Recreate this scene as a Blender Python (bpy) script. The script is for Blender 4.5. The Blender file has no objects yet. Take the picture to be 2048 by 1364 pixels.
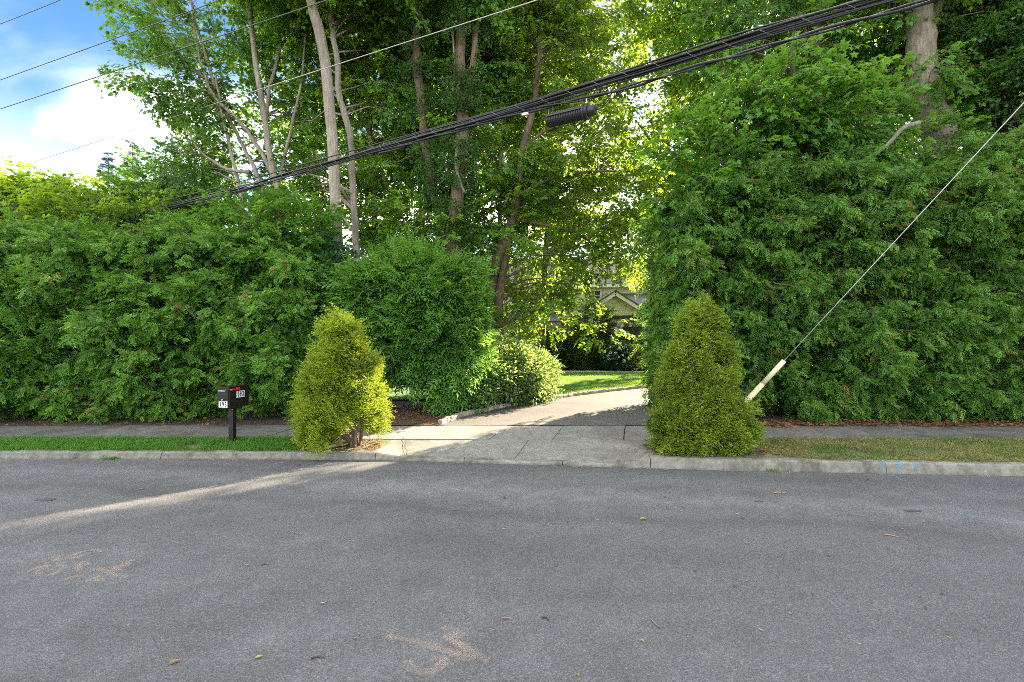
import bpy, math, random
import numpy as np
from mathutils import Vector, Matrix, Euler, noise

SC = bpy.context.scene
COL = SC.collection
F = 967.0            # focal length in pixels of the 2048 px wide photograph
CAMH = 1.75
CX, CY = 1024.0, 685.0
UP = Vector((0, 0, 1))

# ------------------------------------------------------------------ camera, sky, sun, exposure
cam_d = bpy.data.cameras.new('camera')
cam = bpy.data.objects.new('camera', cam_d)
COL.objects.link(cam)
cam.location = (0, 0, CAMH)
cam.rotation_euler = (math.radians(90), 0, 0)
cam_d.sensor_width = 36.0
cam_d.lens = 36.0 * F / 2048.0
cam_d.shift_y = (CY - 682.0) / 2048.0
cam_d.clip_end = 1200
SC.camera = cam

SUN_EL, SUN_AZ = math.radians(21), math.radians(45)      # azimuth from +Y towards +X
SUN_DIR = Vector((math.sin(SUN_AZ) * math.cos(SUN_EL), math.cos(SUN_AZ) * math.cos(SUN_EL), math.sin(SUN_EL)))

world = bpy.data.worlds.new('World')
SC.world = world
world.use_nodes = True
wt = world.node_tree
for n in list(wt.nodes):
    wt.nodes.remove(n)
def wn(t, **k):
    n = wt.nodes.new(t)
    for a, b in k.items():
        setattr(n, a, b)
    return n
w_out = wn('ShaderNodeOutputWorld')
w_bg = wn('ShaderNodeBackground')
w_bg.inputs['Strength'].default_value = 0.1
sky = wn('ShaderNodeTexSky', sky_type='NISHITA', sun_disc=False)
sky.sun_elevation = SUN_EL
sky.sun_rotation = SUN_AZ
sky.air_density = 1.0
sky.dust_density = 0.35
sky.ozone_density = 2.0
tc = wn('ShaderNodeTexCoord')
sep = wn('ShaderNodeSeparateXYZ')
wt.links.new(tc.outputs['Generated'], sep.inputs[0])
zz = wn('ShaderNodeMath', operation='ADD'); zz.inputs[1].default_value = 0.22
wt.links.new(sep.outputs[2], zz.inputs[0])
zm = wn('ShaderNodeMath', operation='MAXIMUM'); zm.inputs[1].default_value = 0.08
wt.links.new(zz.outputs[0], zm.inputs[0])
dv = wn('ShaderNodeVectorMath', operation='DIVIDE')
cmb = wn('ShaderNodeCombineXYZ')
for i in range(3):
    wt.links.new(zm.outputs[0], cmb.inputs[i])
wt.links.new(tc.outputs['Generated'], dv.inputs[0])
wt.links.new(cmb.outputs[0], dv.inputs[1])
mp = wn('ShaderNodeMapping')
mp.inputs['Location'].default_value = (0.26, 10.65, 0.0)
mp.inputs['Scale'].default_value = (0.75, 0.9, 0.0)
wt.links.new(dv.outputs[0], mp.inputs[0])
cn = wn('ShaderNodeTexNoise')
cn.inputs['Scale'].default_value = 1.25
cn.inputs['Detail'].default_value = 7.0
cn.inputs['Roughness'].default_value = 0.52
cn.inputs['Distortion'].default_value = 0.35
wt.links.new(mp.outputs[0], cn.inputs[0])
cr = wn('ShaderNodeValToRGB')
cr.color_ramp.elements[0].position = 0.38
cr.color_ramp.elements[0].color = (0, 0, 0, 1)
cr.color_ramp.elements[1].position = 0.66
cr.color_ramp.elements[1].color = (1, 1, 1, 1)
wt.links.new(cn.outputs[0], cr.inputs[0])
# low haze towards the horizon joins the cloud mask
hz = wn('ShaderNodeMapRange'); hz.inputs[1].default_value = 0.36; hz.inputs[2].default_value = 0.02
hz.inputs[3].default_value = 0.0; hz.inputs[4].default_value = 0.22
wt.links.new(sep.outputs[2], hz.inputs[0])
mxm = wn('ShaderNodeMath', operation='MAXIMUM')
cpw = wn('ShaderNodeMath', operation='POWER'); cpw.inputs[1].default_value = 2.6
wt.links.new(cr.outputs[0], cpw.inputs[0])
wt.links.new(cpw.outputs[0], mxm.inputs[0])
wt.links.new(hz.outputs[0], mxm.inputs[1])
hs = wn('ShaderNodeHueSaturation')
hs.inputs['Saturation'].default_value = 1.22
hs.inputs['Value'].default_value = 0.41
wt.links.new(sky.outputs[0], hs.inputs['Color'])
mixc = wn('ShaderNodeMix', data_type='RGBA')
wt.links.new(mxm.outputs[0], mixc.inputs['Factor'])
wt.links.new(hs.outputs[0], mixc.inputs['A'])
mixc.inputs['B'].default_value = (14.5, 13.8, 12.8, 1)
wt.links.new(mixc.outputs['Result'], w_bg.inputs['Color'])
wt.links.new(w_bg.outputs[0], w_out.inputs[0])

sun_d = bpy.data.lights.new('sun', 'SUN')
sun_d.energy = 5.0
sun_d.angle = math.radians(0.6)
sun_d.color = (1.0, 0.83, 0.60)
sun = bpy.data.objects.new('sun', sun_d)
COL.objects.link(sun)
sun.location = (30, 30, 25)
sun.rotation_euler = SUN_DIR.to_track_quat('Z', 'Y').to_euler()

SC.view_settings.view_transform = 'Standard'
SC.view_settings.look = 'None'
SC.view_settings.gamma = 1.0
SC.view_settings.use_curve_mapping = False
SC.view_settings.exposure = 3.05
SC.render.engine = 'CYCLES'
cy = SC.cycles
cy.max_bounces = 9
cy.diffuse_bounces = 6
cy.glossy_bounces = 2
cy.transmission_bounces = 5
cy.transparent_max_bounces = 8
cy.caustics_reflective = False
cy.caustics_refractive = False
cy.use_denoising = False      # the denoiser smears leaf and asphalt detail; the grain left is that of a photograph
cy.filter_width = 0.9
cy.sample_clamp_indirect = 8.0

# ------------------------------------------------------------------ helpers
def lerp(a, b, t):
    return a + (b - a) * t

def smooth(t):
    t = min(1.0, max(0.0, t))
    return t * t * (3 - 2 * t)

KX = [-60, -8, -4, -2.0, 0.0, 1.95, 3.0, 6.7, 60]
KY = [7.3, 7.27, 7.24, 7.20, 6.95, 6.72, 6.6, 6.32, 2.6]
def K(x):                      # the gutter line: where the road meets the kerb
    return float(np.interp(x, KX, KY))

CXs = [-60, -2.05, -1.55, 1.55, 1.93, 60]
CZs = [0.095, 0.10, 0.042, 0.04, 0.145, 0.15]
def C(x):                      # kerb height
    return float(np.interp(x, CXs, CZs))

SW0, SW1 = 8.05, 9.22          # sidewalk near and far edge
def H(y):                      # ground height beyond the sidewalk
    return 0.165 + 0.020 * max(0.0, y - SW1)

def W(px, py, Y):              # a point of the place at depth Y
    return Vector(((px - CX) / F * Y, Y, CAMH - (py - CY) / F * Y))

def G(px, py, z=None):         # a point on the ground
    if z is not None:
        Y = (CAMH - z) * F / (py - CY)
        return Vector(((px - CX) / F * Y, Y, z))
    Y = 10.0
    for _ in range(30):
        Y = (CAMH - H(Y)) * F / (py - CY)
    return Vector(((px - CX) / F * Y, Y, H(Y)))

class MB:
    """collects geometry for one mesh"""
    def __init__(self):
        self.v, self.f, self.m, self.t = [], [], [], []
    def add(self, verts, faces, mat=0, tint=0.5):
        o = len(self.v)
        self.v.extend([tuple(p) for p in verts])
        self.t.extend([tint] * len(verts))
        for q in faces:
            self.f.append(tuple(i + o for i in q))
            self.m.append(mat)
    def box(self, c, s, rot=None, mat=0, taper=1.0):
        hx, hy, hz = s[0] / 2, s[1] / 2, s[2] / 2
        P = []
        for z in (-1, 1):
            k = taper if z > 0 else 1.0
            for (x, y) in ((-1, -1), (1, -1), (1, 1), (-1, 1)):
                p = Vector((x * hx * k, y * hy * k, z * hz))
                if rot is not None:
                    p = rot @ p
                P.append(p + Vector(c))
        self.add(P, [(0, 3, 2, 1), (4, 5, 6, 7), (0, 1, 5, 4), (1, 2, 6, 5), (2, 3, 7, 6), (3, 0, 4, 7)], mat)
    def tube(self, pts, radii, sides=6, mat=0, cap=True, tint=0.5, wob=0.0, rng=None):
        pts = [Vector(p) for p in pts]
        n = len(pts)
        if not hasattr(radii, '__len__'):
            radii = [radii] * n
        ref = None
        P = []
        for i, p in enumerate(pts):
            d = (pts[min(i + 1, n - 1)] - pts[max(i - 1, 0)])
            d = d.normalized() if d.length > 1e-9 else Vector((0, 0, 1))
            if ref is None:
                a = Vector((1, 0, 0)) if abs(d.x) < 0.8 else Vector((0, 1, 0))
                ref = (a - d * a.dot(d)).normalized()
            else:
                ref = (ref - d * ref.dot(d))
                ref = ref.normalized() if ref.length > 1e-6 else d.orthogonal().normalized()
            b = d.cross(ref)
            for k in range(sides):
                an = 2 * math.pi * k / sides
                r = radii[i]
                if wob and rng is not None:
                    r *= 1 + wob * (rng.random() - 0.5)
                P.append(p + (ref * math.cos(an) + b * math.sin(an)) * r)
        Fc = []
        for i in range(n - 1):
            for k in range(sides):
                k2 = (k + 1) % sides
                Fc.append((i * sides + k, i * sides + k2, (i + 1) * sides + k2, (i + 1) * sides + k))
        if cap:
            Fc.append(tuple(range(sides))[::-1])
            Fc.append(tuple((n - 1) * sides + k for k in range(sides)))
        self.add(P, Fc, mat, tint)
    def leaf(self, p, d, n, L, Wd, shape='diamond', tint=0.5, mat=0):
        d = d.normalized()
        s = n.cross(d)
        if s.length < 1e-5:
            s = d.orthogonal()
        s.normalize()
        n = d.cross(s).normalized()
        q = lambda u, v, w: p + d * (u * L) + s * (v * Wd) + n * (w * L)
        if shape == 'diamond':
            V = [q(0, 0, 0), q(.42, .5, .08), q(1, 0, -.05), q(.42, -.5, .08)]
            Fc = [(0, 2, 1), (0, 3, 2)]
        elif shape == 'oval':
            V = [q(0, 0, 0), q(.25, .42, .06), q(.65, .40, .03), q(1, 0, -.12), q(.65, -.40, .03), q(.25, -.42, .06), q(.5, 0, 0)]
            Fc = [(0, 6, 2, 1), (6, 3, 2), (0, 5, 4, 6), (6, 4, 3)]
        else:  # maple
            hf = [(0.0, .03), (-.06, .42), (.2, .26), (.5, .56), (.53, .22)]
            o = hf + [(1.0, 0)] + [(a, -b) for a, b in hf[::-1]]
            V = [q(.33, 0, 0.02)] + [q(a, b, -.32 * (a - .33) ** 2 - .28 * b * b) for a, b in o]
            k = len(o)
            Fc = [(0, i + 1, i + 2) for i in range(k - 1)]
            Fc = [(a, c, b) for a, b, c in Fc]
        self.add(V, Fc, mat, tint)
    def mesh(self, name, mats, smooth_=False):
        me = bpy.data.meshes.new(name)
        me.from_pydata(self.v, [], self.f)
        for m in (mats if isinstance(mats, (list, tuple)) else [mats]):
            me.materials.append(m)
        if any(self.m):
            me.polygons.foreach_set('material_index', self.m)
        a = me.attributes.new('tint', 'FLOAT', 'POINT')
        a.data.foreach_set('value', self.t)
        if smooth_:
            me.polygons.foreach_set('use_smooth', [True] * len(me.polygons))
        me.update()
        return me
    def build(self, name, mats, parent=None, smooth_=False, loc=None):
        o = bpy.data.objects.new(name, self.mesh(name, mats, smooth_))
        COL.objects.link(o)
        if parent is not None:
            o.parent = parent
        if loc is not None:
            o.location = loc
        return o

def tag(o, label=None, cat=None, group=None, kind=None):
    if label: o['label'] = label
    if cat: o['category'] = cat
    if group: o['group'] = group
    if kind: o['kind'] = kind
    return o

def thing(name, label, cat, group=None, loc=(0, 0, 0), rotz=0.0):
    o = bpy.data.objects.new(name, None)
    o.empty_display_size = 0.2
    COL.objects.link(o)
    o.location = loc
    o.rotation_euler = (0, 0, rotz)
    return tag(o, label, cat, group)

def structure(o):
    o['kind'] = 'structure'
    return o

# ------------------------------------------------------------------ materials
def new_mat(name):
    m = bpy.data.materials.new(name)
    m.use_nodes = True
    nt = m.node_tree
    for n in list(nt.nodes):
        nt.nodes.remove(n)
    out = nt.nodes.new('ShaderNodeOutputMaterial')
    return m, nt, out

def N(nt, t, props=None, **ins):
    n = nt.nodes.new(t)
    for k, v in (props or {}).items():
        setattr(n, k, v)
    for k, v in ins.items():
        s = n.inputs[int(k[1:])] if k[0] == '_' and k[1:].isdigit() else n.inputs[k.replace('_', ' ')]
        if isinstance(v, bpy.types.NodeSocket):
            nt.links.new(v, s)
        else:
            s.default_value = v
    return n

def ramp(nt, fac, stops):
    r = nt.nodes.new('ShaderNodeValToRGB')
    e = r.color_ramp.elements
    while len(e) < len(stops):
        e.new(0.5)
    for i, (p, c) in enumerate(stops):
        e[i].position = p
        e[i].color = (*c, 1) if len(c) == 3 else c
    nt.links.new(fac, r.inputs[0])
    return r.outputs[0]

def mixc_(nt, fac, a, b, mode='MIX'):
    n = nt.nodes.new('ShaderNodeMix')
    n.data_type = 'RGBA'
    n.blend_type = mode
    for s, v in (('Factor', fac), ('A', a), ('B', b)):
        i = n.inputs[s] if s == 'Factor' else [x for x in n.inputs if x.name == s and x.type == 'RGBA'][0]
        if isinstance(v, bpy.types.NodeSocket):
            nt.links.new(v, i)
        else:
            i.default_value = (*v, 1) if isinstance(v, tuple) and len(v) == 3 else v
    return [x for x in n.outputs if x.type == 'RGBA'][0]

def texnoise(nt, scale, detail=4, rough=0.55, vec=None, dist=0.0):
    n = N(nt, 'ShaderNodeTexNoise', Scale=scale, Detail=detail, Roughness=rough, Distortion=dist)
    if vec is not None:
        nt.links.new(vec, n.inputs['Vector'])
    return n.outputs[0]

def pos(nt, scale=None, rotz=0.0):
    g = nt.nodes.new('ShaderNodeNewGeometry').outputs['Position']
    if scale is None:
        return g
    m = N(nt, 'ShaderNodeMapping')
    m.inputs['Scale'].default_value = scale
    m.inputs['Rotation'].default_value = (0, 0, rotz)
    nt.links.new(g, m.inputs[0])
    return m.outputs[0]

def leaf_mat(name, c1, c2, tr, fac=0.4, rough=0.5, accent=None, spec=0.35):
    """leaf: diffuse with gloss, and light coming through; per-leaf and per-spray colour"""
    m, nt, out = new_mat(name)
    at = N(nt, 'ShaderNodeAttribute', {'attribute_name': 'tint'}).outputs['Fac']
    ob = nt.nodes.new('ShaderNodeObjectInfo').outputs['Random']
    cl_ = N(nt, 'ShaderNodeAttribute', {'attribute_name': 'clump', 'attribute_type': 'INSTANCER'}).outputs['Fac']
    s = N(nt, 'ShaderNodeMath', {'operation': 'ADD'}, _0=at, _1=ob).outputs[0]
    h = N(nt, 'ShaderNodeMath', {'operation': 'MULTIPLY_ADD'}, _0=s, _1=0.33, _2=N(nt, 'ShaderNodeMath', {'operation': 'MULTIPLY'}, _0=cl_, _1=0.36).outputs[0]).outputs[0]
    col = ramp(nt, h, [(0.15, c1), (0.85, c2)] if accent is None else [(0.12, c1), (0.76, c2), (0.90, accent)])
    trc = mixc_(nt, 0.72, col, tr)
    p = N(nt, 'ShaderNodeBsdfPrincipled', Base_Color=col, Roughness=rough)
    p.inputs['Specular IOR Level'].default_value = spec
    t = N(nt, 'ShaderNodeBsdfTranslucent', Color=trc)
    mx = N(nt, 'ShaderNodeMixShader', _0=fac, _1=p.outputs[0], _2=t.outputs[0])
    nt.links.new(mx.outputs[0], out.inputs[0])
    return m

def simple_mat(name, col, rough=0.6, metal=0.0, var=0.25, scale=8.0, bump=0.0, bscale=60.0, spec=0.4):
    m, nt, out = new_mat(name)
    g = N(nt, 'ShaderNodeTexCoord').outputs['Object']
    f = texnoise(nt, scale, 5, 0.6, g)
    lo = tuple(c * (1 - var) for c in col)
    hi = tuple(min(1, c * (1 + var)) for c in col)
    c = ramp(nt, f, [(0.3, lo), (0.7, hi)])
    p = N(nt, 'ShaderNodeBsdfPrincipled', Base_Color=c, Roughness=rough, Metallic=metal)
    p.inputs['Specular IOR Level'].default_value = spec
    if bump:
        b = N(nt, 'ShaderNodeBump', Strength=bump, Distance=0.01, Height=texnoise(nt, bscale, 4, 0.6, g))
        nt.links.new(b.outputs[0], p.inputs['Normal'])
    nt.links.new(p.outputs[0], out.inputs[0])
    return m

def bark_mat(name, c1, c2, stretch=(9, 9, 1.1), moss=None):
    m, nt, out = new_mat(name)
    P = pos(nt, stretch)
    f = texnoise(nt, 2.2, 6, 0.65, P, 0.4)
    c = ramp(nt, f, [(0.3, c1), (0.66, c2)])
    g2 = texnoise(nt, 1.3, 3, 0.5, pos(nt))
    c = mixc_(nt, ramp(nt, g2, [(0.45, (0, 0, 0)), (0.7, (.55, .55, .55))]), c, moss if moss else tuple(x * .6 for x in c1))
    p = N(nt, 'ShaderNodeBsdfPrincipled', Base_Color=c, Roughness=0.85)
    b = N(nt, 'ShaderNodeBump', Strength=0.9, Distance=0.03, Height=f)
    nt.links.new(b.outputs[0], p.inputs['Normal'])
    nt.links.new(p.outputs[0], out.inputs[0])
    return m

def asphalt_mat(name, base, warm=(1, 1, 1), grit=1.0, seams=True):
    m, nt, out = new_mat(name)
    P = pos(nt)
    v = N(nt, 'ShaderNodeTexVoronoi', Scale=125.0)
    nt.links.new(P, v.inputs['Vector'])
    fine = texnoise(nt, 130, 3, 0.7, P)
    big = texnoise(nt, 0.55, 5, 0.6, pos(nt, (0.45, 1.3, 1), 0.1), 0.6)
    mid = texnoise(nt, 3.0, 5, 0.6, P)
    b = tuple(base * w for w in warm)
    c = ramp(nt, big, [(0.28, tuple(x * .74 for x in b)), (0.47, b), (0.56, tuple(x * 1.05 for x in b)), (0.7, tuple(x * 1.32 for x in b))])
    c = mixc_(nt, 0.5, c, ramp(nt, mid, [(0.3, (.72, .72, .72)), (0.7, (1.25, 1.25, 1.25))]), 'MULTIPLY')
    # stones in the binder: per-cell brightness with a few pale chips
    cell = ramp(nt, N(nt, 'ShaderNodeSeparateColor', _0=v.outputs['Color']).outputs[0], [(0.0, (.45, .45, .45)), (0.55, (.95, .95, .97)), (0.86, (1.35, 1.35, 1.36)), (0.97, (1.9, 1.88, 1.85))])
    c = mixc_(nt, 0.48 * grit, c, cell, 'MULTIPLY')
    c = mixc_(nt, 0.62 * grit, c, ramp(nt, fine, [(0.33, (.55, .55, .55)), (0.67, (1.45, 1.45, 1.45))]), 'MULTIPLY')
    if seams:   # the dark, wandering edges of the paving lanes
        wv = texnoise(nt, 0.35, 3, 0.5, P)
        sx = N(nt, 'ShaderNodeSeparateXYZ', _0=P)
        yy = N(nt, 'ShaderNodeMath', {'operation': 'MULTIPLY_ADD'}, _0=sx.outputs[0], _1=0.16, _2=sx.outputs[1]).outputs[0]
        yy = N(nt, 'ShaderNodeMath', {'operation': 'MULTIPLY_ADD'}, _0=wv, _1=1.3, _2=yy).outputs[0]
        for y0, wd, dk in ((5.55, 0.2, .78), (6.25, .40, 1.28), (4.75, 0.6, .86), (7.55, .5, .76)):
            d = N(nt, 'ShaderNodeMath', {'operation': 'SUBTRACT'}, _0=yy, _1=y0).outputs[0]
            d = N(nt, 'ShaderNodeMath', {'operation': 'ABSOLUTE'}, _0=d).outputs[0]
            fk = N(nt, 'ShaderNodeMapRange', _0=d, _1=0.0, _2=wd, _3=1.0, _4=0.0).outputs[0]
            fk = N(nt, 'ShaderNodeMath', {'operation': 'MULTIPLY'}, _0=fk, _1=mid).outputs[0]
            fk = N(nt, 'ShaderNodeMath', {'operation': 'MULTIPLY', 'use_clamp': True}, _0=fk, _1=1.7).outputs[0]
            c = mixc_(nt, fk, c, mixc_(nt, 1.0, c, (dk, dk, dk), 'MULTIPLY'))
    p = N(nt, 'ShaderNodeBsdfPrincipled', Base_Color=c, Roughness=0.78)
    p.inputs['Specular IOR Level'].default_value = 0.35
    bp = N(nt, 'ShaderNodeBump', Strength=0.6 * grit, Distance=0.006, Height=v.outputs['Distance'])
    nt.links.new(bp.outputs[0], p.inputs['Normal'])
    nt.links.new(p.outputs[0], out.inputs[0])
    return m

def concrete_mat(name, base, stain, amount=0.5, dirt_scale=1.6):
    m, nt, out = new_mat(name)
    P = pos(nt)
    oi = nt.nodes.new('ShaderNodeObjectInfo').outputs['Random']
    a = texnoise(nt, dirt_scale, 6, 0.65, P, 0.5)
    b = texnoise(nt, 14, 5, 0.7, P)
    f = texnoise(nt, 190, 2, 0.6, P)
    st = texnoise(nt, 5, 5, 0.6, pos(nt, (1, 1, 0.25)), 0.3)
    c = ramp(nt, a, [(0.30, stain), (0.52, base), (0.75, tuple(min(1, x * 1.12) for x in base))])
    c = mixc_(nt, amount, c, ramp(nt, b, [(0.32, (.6, .6, .58)), (0.66, (1.18, 1.18, 1.17))]), 'MULTIPLY')
    c = mixc_(nt, amount * .5, c, ramp(nt, st, [(0.38, (.5, .5, .48)), (0.6, (1.1, 1.1, 1.1))]), 'MULTIPLY')
    c = mixc_(nt, 0.6, c, ramp(nt, f, [(0.3, (.75, .75, .75)), (0.7, (1.25, 1.25, 1.25))]), 'MULTIPLY')
    c = mixc_(nt, 1.0, c, ramp(nt, oi, [(0.0, (.9, .9, .9)), (1.0, (1.08, 1.07, 1.05))]), 'MULTIPLY')
    p = N(nt, 'ShaderNodeBsdfPrincipled', Base_Color=c, Roughness=0.85)
    p.inputs['Specular IOR Level'].default_value = 0.3
    bp = N(nt, 'ShaderNodeBump', Strength=0.5, Distance=0.006, Height=b)
    nt.links.new(bp.outputs[0], p.inputs['Normal'])
    nt.links.new(p.outputs[0], out.inputs[0])
    return m

def soil_mat(name, c1, c2, c3=None, scale=7):
    m, nt, out = new_mat(name)
    P = pos(nt)
    a = texnoise(nt, scale, 7, 0.7, P, 0.3)
    b = texnoise(nt, 0.8, 4, 0.55, P)
    c = ramp(nt, a, [(0.3, c1), (0.68, c2)])
    if c3:
        c = mixc_(nt, ramp(nt, b, [(0.42, (0, 0, 0)), (0.6, (1, 1, 1))]), c, c3)
    c = mixc_(nt, 0.6, c, ramp(nt, texnoise(nt, 60, 4, .7, P), [(0.3, (.5, .5, .5)), (.7, (1.5, 1.5, 1.5))]), 'MULTIPLY')
    p = N(nt, 'ShaderNodeBsdfPrincipled', Base_Color=c, Roughness=0.95)
    bp = N(nt, 'ShaderNodeBump', Strength=0.8, Distance=0.03, Height=a)
    nt.links.new(bp.outputs[0], p.inputs['Normal'])
    nt.links.new(p.outputs[0], out.inputs[0])
    return m

def paint_mat(name, col, thin=0.5):
    """worn spray paint: the road shows through where it has flaked or was thin"""
    m, nt, out = new_mat(name)
    P = pos(nt)
    a = texnoise(nt, 5, 4, 0.6, P)
    f = texnoise(nt, 120, 3, 0.7, P)
    at = N(nt, 'ShaderNodeAttribute', {'attribute_name': 'tint'}).outputs['Fac']
    k = N(nt, 'ShaderNodeMath', {'operation': 'MULTIPLY'}, _0=ramp(nt, a, [(0.3, (.15, .15, .15)), (0.7, (1, 1, 1))]), _1=ramp(nt, f, [(0.30, (.15, .15, .15)), (0.72, (1, 1, 1))])).outputs[0]
    k = N(nt, 'ShaderNodeMath', {'operation': 'MULTIPLY'}, _0=k, _1=at).outputs[0]
    k = N(nt, 'ShaderNodeMath', {'operation': 'MULTIPLY'}, _0=k, _1=thin).outputs[0]
    p = N(nt, 'ShaderNodeBsdfPrincipled', Base_Color=(*col, 1), Roughness=0.8)
    t = N(nt, 'ShaderNodeBsdfTransparent')
    mx = N(nt, 'ShaderNodeMixShader', _0=k, _1=t.outputs[0], _2=p.outputs[0])
    nt.links.new(mx.outputs[0], out.inputs[0])
    return m

M = {}
M['asphalt'] = asphalt_mat('asphalt', 0.102, (1.0, 0.995, 1.0))
M['drive'] = asphalt_mat('driveway_asphalt', 0.10, (1.0, .95, .89), 0.75, False)
M['kerb'] = concrete_mat('kerb_concrete', (.235, .223, .19), (.10, .093, .07), 0.85, 2.2)
M['apron'] = concrete_mat('apron_concrete', (.225, .217, .20), (.15, .14, .125), 0.65, 0.9)
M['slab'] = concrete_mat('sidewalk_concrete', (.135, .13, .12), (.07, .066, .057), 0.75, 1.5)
M['soil'] = soil_mat('soil', (.022, .014, .009), (.07, .047, .03), (.04, .035, .015))
M['mulch'] = soil_mat('mulch', (.04, .02, .011), (.14, .075, .043), None, 22)
M['verge_soil'] = soil_mat('verge_soil', (.10, .075, .045), (.22, .17, .105), (.07, .10, .03), 10)
M['lawn'] = soil_mat('lawn_turf', (.05, .12, .016), (.085, .18, .025), None, 9)
M['path'] = concrete_mat('path_concrete', (.33, .31, .29), (.2, .19, .17), .5)
M['block'] = concrete_mat('granite_block', (.42, .36, .29), (.20, .165, .13), 0.7, 6)
M['black'] = simple_mat('black_paint', (.006, .006, .0065), 0.42, 0, .3, 20, .15, 90)
M['cable'] = simple_mat('cable_rubber', (.018, .018, .02), 0.5, 0, .35, 30, .1)
M['strand'] = simple_mat('steel_strand', (.42, .43, .43), 0.45, .6, .2, 40)
M['lash'] = simple_mat('lashing_wire', (.2, .2, .21), 0.45, .5, .2, 40)
M['closure'] = simple_mat('closure_plastic', (.022, .023, .026), 0.42, 0, .3, 25, .1, 50)
M['wire'] = simple_mat('line_wire', (.10, .10, .10), 0.5, .3, .3, 20)
M['alu'] = simple_mat('aluminium_wire', (.45, .44, .42), 0.5, .6, .2, 20)
M['red'] = simple_mat('red_plastic', (.62, .012, .03), 0.4, 0, .12, 10)
M['white'] = simple_mat('white_sticker', (.78, .78, .78), 0.5, 0, .04, 10)
M['ink'] = simple_mat('black_ink', (.012, .012, .012), 0.5, 0, .05, 10)
M['bolt'] = simple_mat('zinc_bolt', (.6, .6, .58), 0.4, .8, .1, 40)
M['guard'] = simple_mat('guard_plastic', (.62, .57, .36), 0.55, 0, .16, 5, .05)
M['siding'] = simple_mat('pale_yellow_siding', (.76, .71, .50), 0.65, 0, .06, 3)
M['trim'] = simple_mat('white_trim', (.78, .77, .74), 0.55, 0, .05, 3)
M['shingle'] = simple_mat('roof_shingle', (.095, .09, .088), 0.9, 0, .3, 6, .5, 30)
M['gutter'] = simple_mat('dark_gutter', (.05, .065, .075), 0.4, .3, .1, 4)
M['glass'] = simple_mat('window_glass', (.03, .04, .05), 0.08, 0, .1, 2, 0, 1, 1.0)
M['yellow_door'] = simple_mat('yellow_door', (.75, .42, .06), 0.5, 0, .08, 3)
M['orange'] = paint_mat('orange_spray', (.50, .37, .28), .55)
M['bluep'] = paint_mat('blue_spray', (.10, .32, .46), .8)
M['blueroad'] = paint_mat('blue_spray_faded', (.12, .30, .42), .55)
M['crack'] = simple_mat('tar_stain', (.06, .06, .065), 0.7, 0, .2, 10)

M['bark_pale'] = bark_mat('bark_pale', (.17, .135, .10), (.40, .345, .275))
M['bark_grey'] = bark_mat('bark_grey', (.105, .085, .063), (.26, .215, .165), (9, 9, 1.1), (.07, .08, .035))
M['bark_brown'] = bark_mat('bark_brown', (.07, .045, .03), (.20, .135, .085))
M['bark_dark'] = bark_mat('bark_dark', (.03, .024, .018), (.09, .07, .05))
M['deadwood'] = bark_mat('deadwood', (.12, .105, .085), (.32, .29, .245))
M['twig'] = simple_mat('twig_bark', (.12, .085, .05), 0.9, 0, .4, 20)

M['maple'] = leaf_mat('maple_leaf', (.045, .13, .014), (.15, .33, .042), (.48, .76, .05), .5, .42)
M['maple_lit'] = leaf_mat('maple_leaf_sunlit', (.035, .10, .010), (.12, .255, .026), (.46, .66, .035), .48, .45)  # maple leaf copy for sunlit crowns, sun glow put into its yellower colour
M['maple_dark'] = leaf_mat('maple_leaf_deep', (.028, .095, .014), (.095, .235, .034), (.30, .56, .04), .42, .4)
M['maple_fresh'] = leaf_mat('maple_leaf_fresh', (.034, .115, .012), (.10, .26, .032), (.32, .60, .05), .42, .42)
M['hedge_l'] = leaf_mat('hedge_spray_green', (.020, .085, .010), (.165, .365, .044), (.28, .52, .04), .24, .45, (.26, .15, .05), spec=.22)
M['hedge_r'] = leaf_mat('hedge_spray_deep', (.018, .070, .010), (.148, .325, .043), (.24, .46, .04), .22, .45, (.24, .13, .05), spec=.22)
M['gold'] = leaf_mat('golden_spray', (.030, .085, .008), (.34, .45, .032), (.50, .57, .03), .34, .55)
M['gold_r'] = leaf_mat('golden_spray_deep', (.026, .075, .008), (.27, .385, .030), (.44, .54, .03), .34, .55)
M['wist'] = leaf_mat('pinnate_leaf', (.024, .095, .012), (.145, .33, .05), (.32, .58, .05), .32, .4)
M['pale'] = leaf_mat('pale_shrub_leaf', (.04, .11, .024), (.16, .28, .085), (.44, .56, .12), .38, .5, (.44, .48, .34))
M['under'] = leaf_mat('understorey_leaf', (.014, .055, .018), (.040, .115, .038), (.13, .30, .06), .3, .45)
M['spruce'] = leaf_mat('spruce_needle', (.018, .05, .018), (.055, .115, .04), (.08, .16, .03), .2, .6)
M['bluespruce'] = leaf_mat('blue_spruce_needle', (.05, .10, .085), (.12, .20, .17), (.1, .2, .1), .15, .6)
M['boxleaf'] = leaf_mat('clipped_leaf', (.035, .085, .016), (.09, .16, .03), (.2, .32, .04), .25, .5)
M['hydr'] = leaf_mat('hydrangea_leaf', (.018, .06, .025), (.045, .12, .045), (.12, .25, .05), .25, .45)
M['petal'] = leaf_mat('white_petal', (.62, .68, .62), (.80, .82, .80), (.7, .75, .7), .25, .6)
M['ylw'] = leaf_mat('yellow_shrub_leaf', (.12, .16, .01), (.38, .34, .02), (.5, .45, .03), .3, .5)
M['purple'] = leaf_mat('purple_leaf', (.035, .010, .014), (.09, .02, .03), (.2, .04, .05), .25, .5)
M['ivy'] = leaf_mat('ivy_leaf', (.026, .085, .018), (.080, .185, .036), (.2, .38, .05), .28, .35)
M['dry'] = leaf_mat('dry_leaf', (.10, .04, .018), (.32, .16, .07), (.4, .2, .06), .2, .7)
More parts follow.
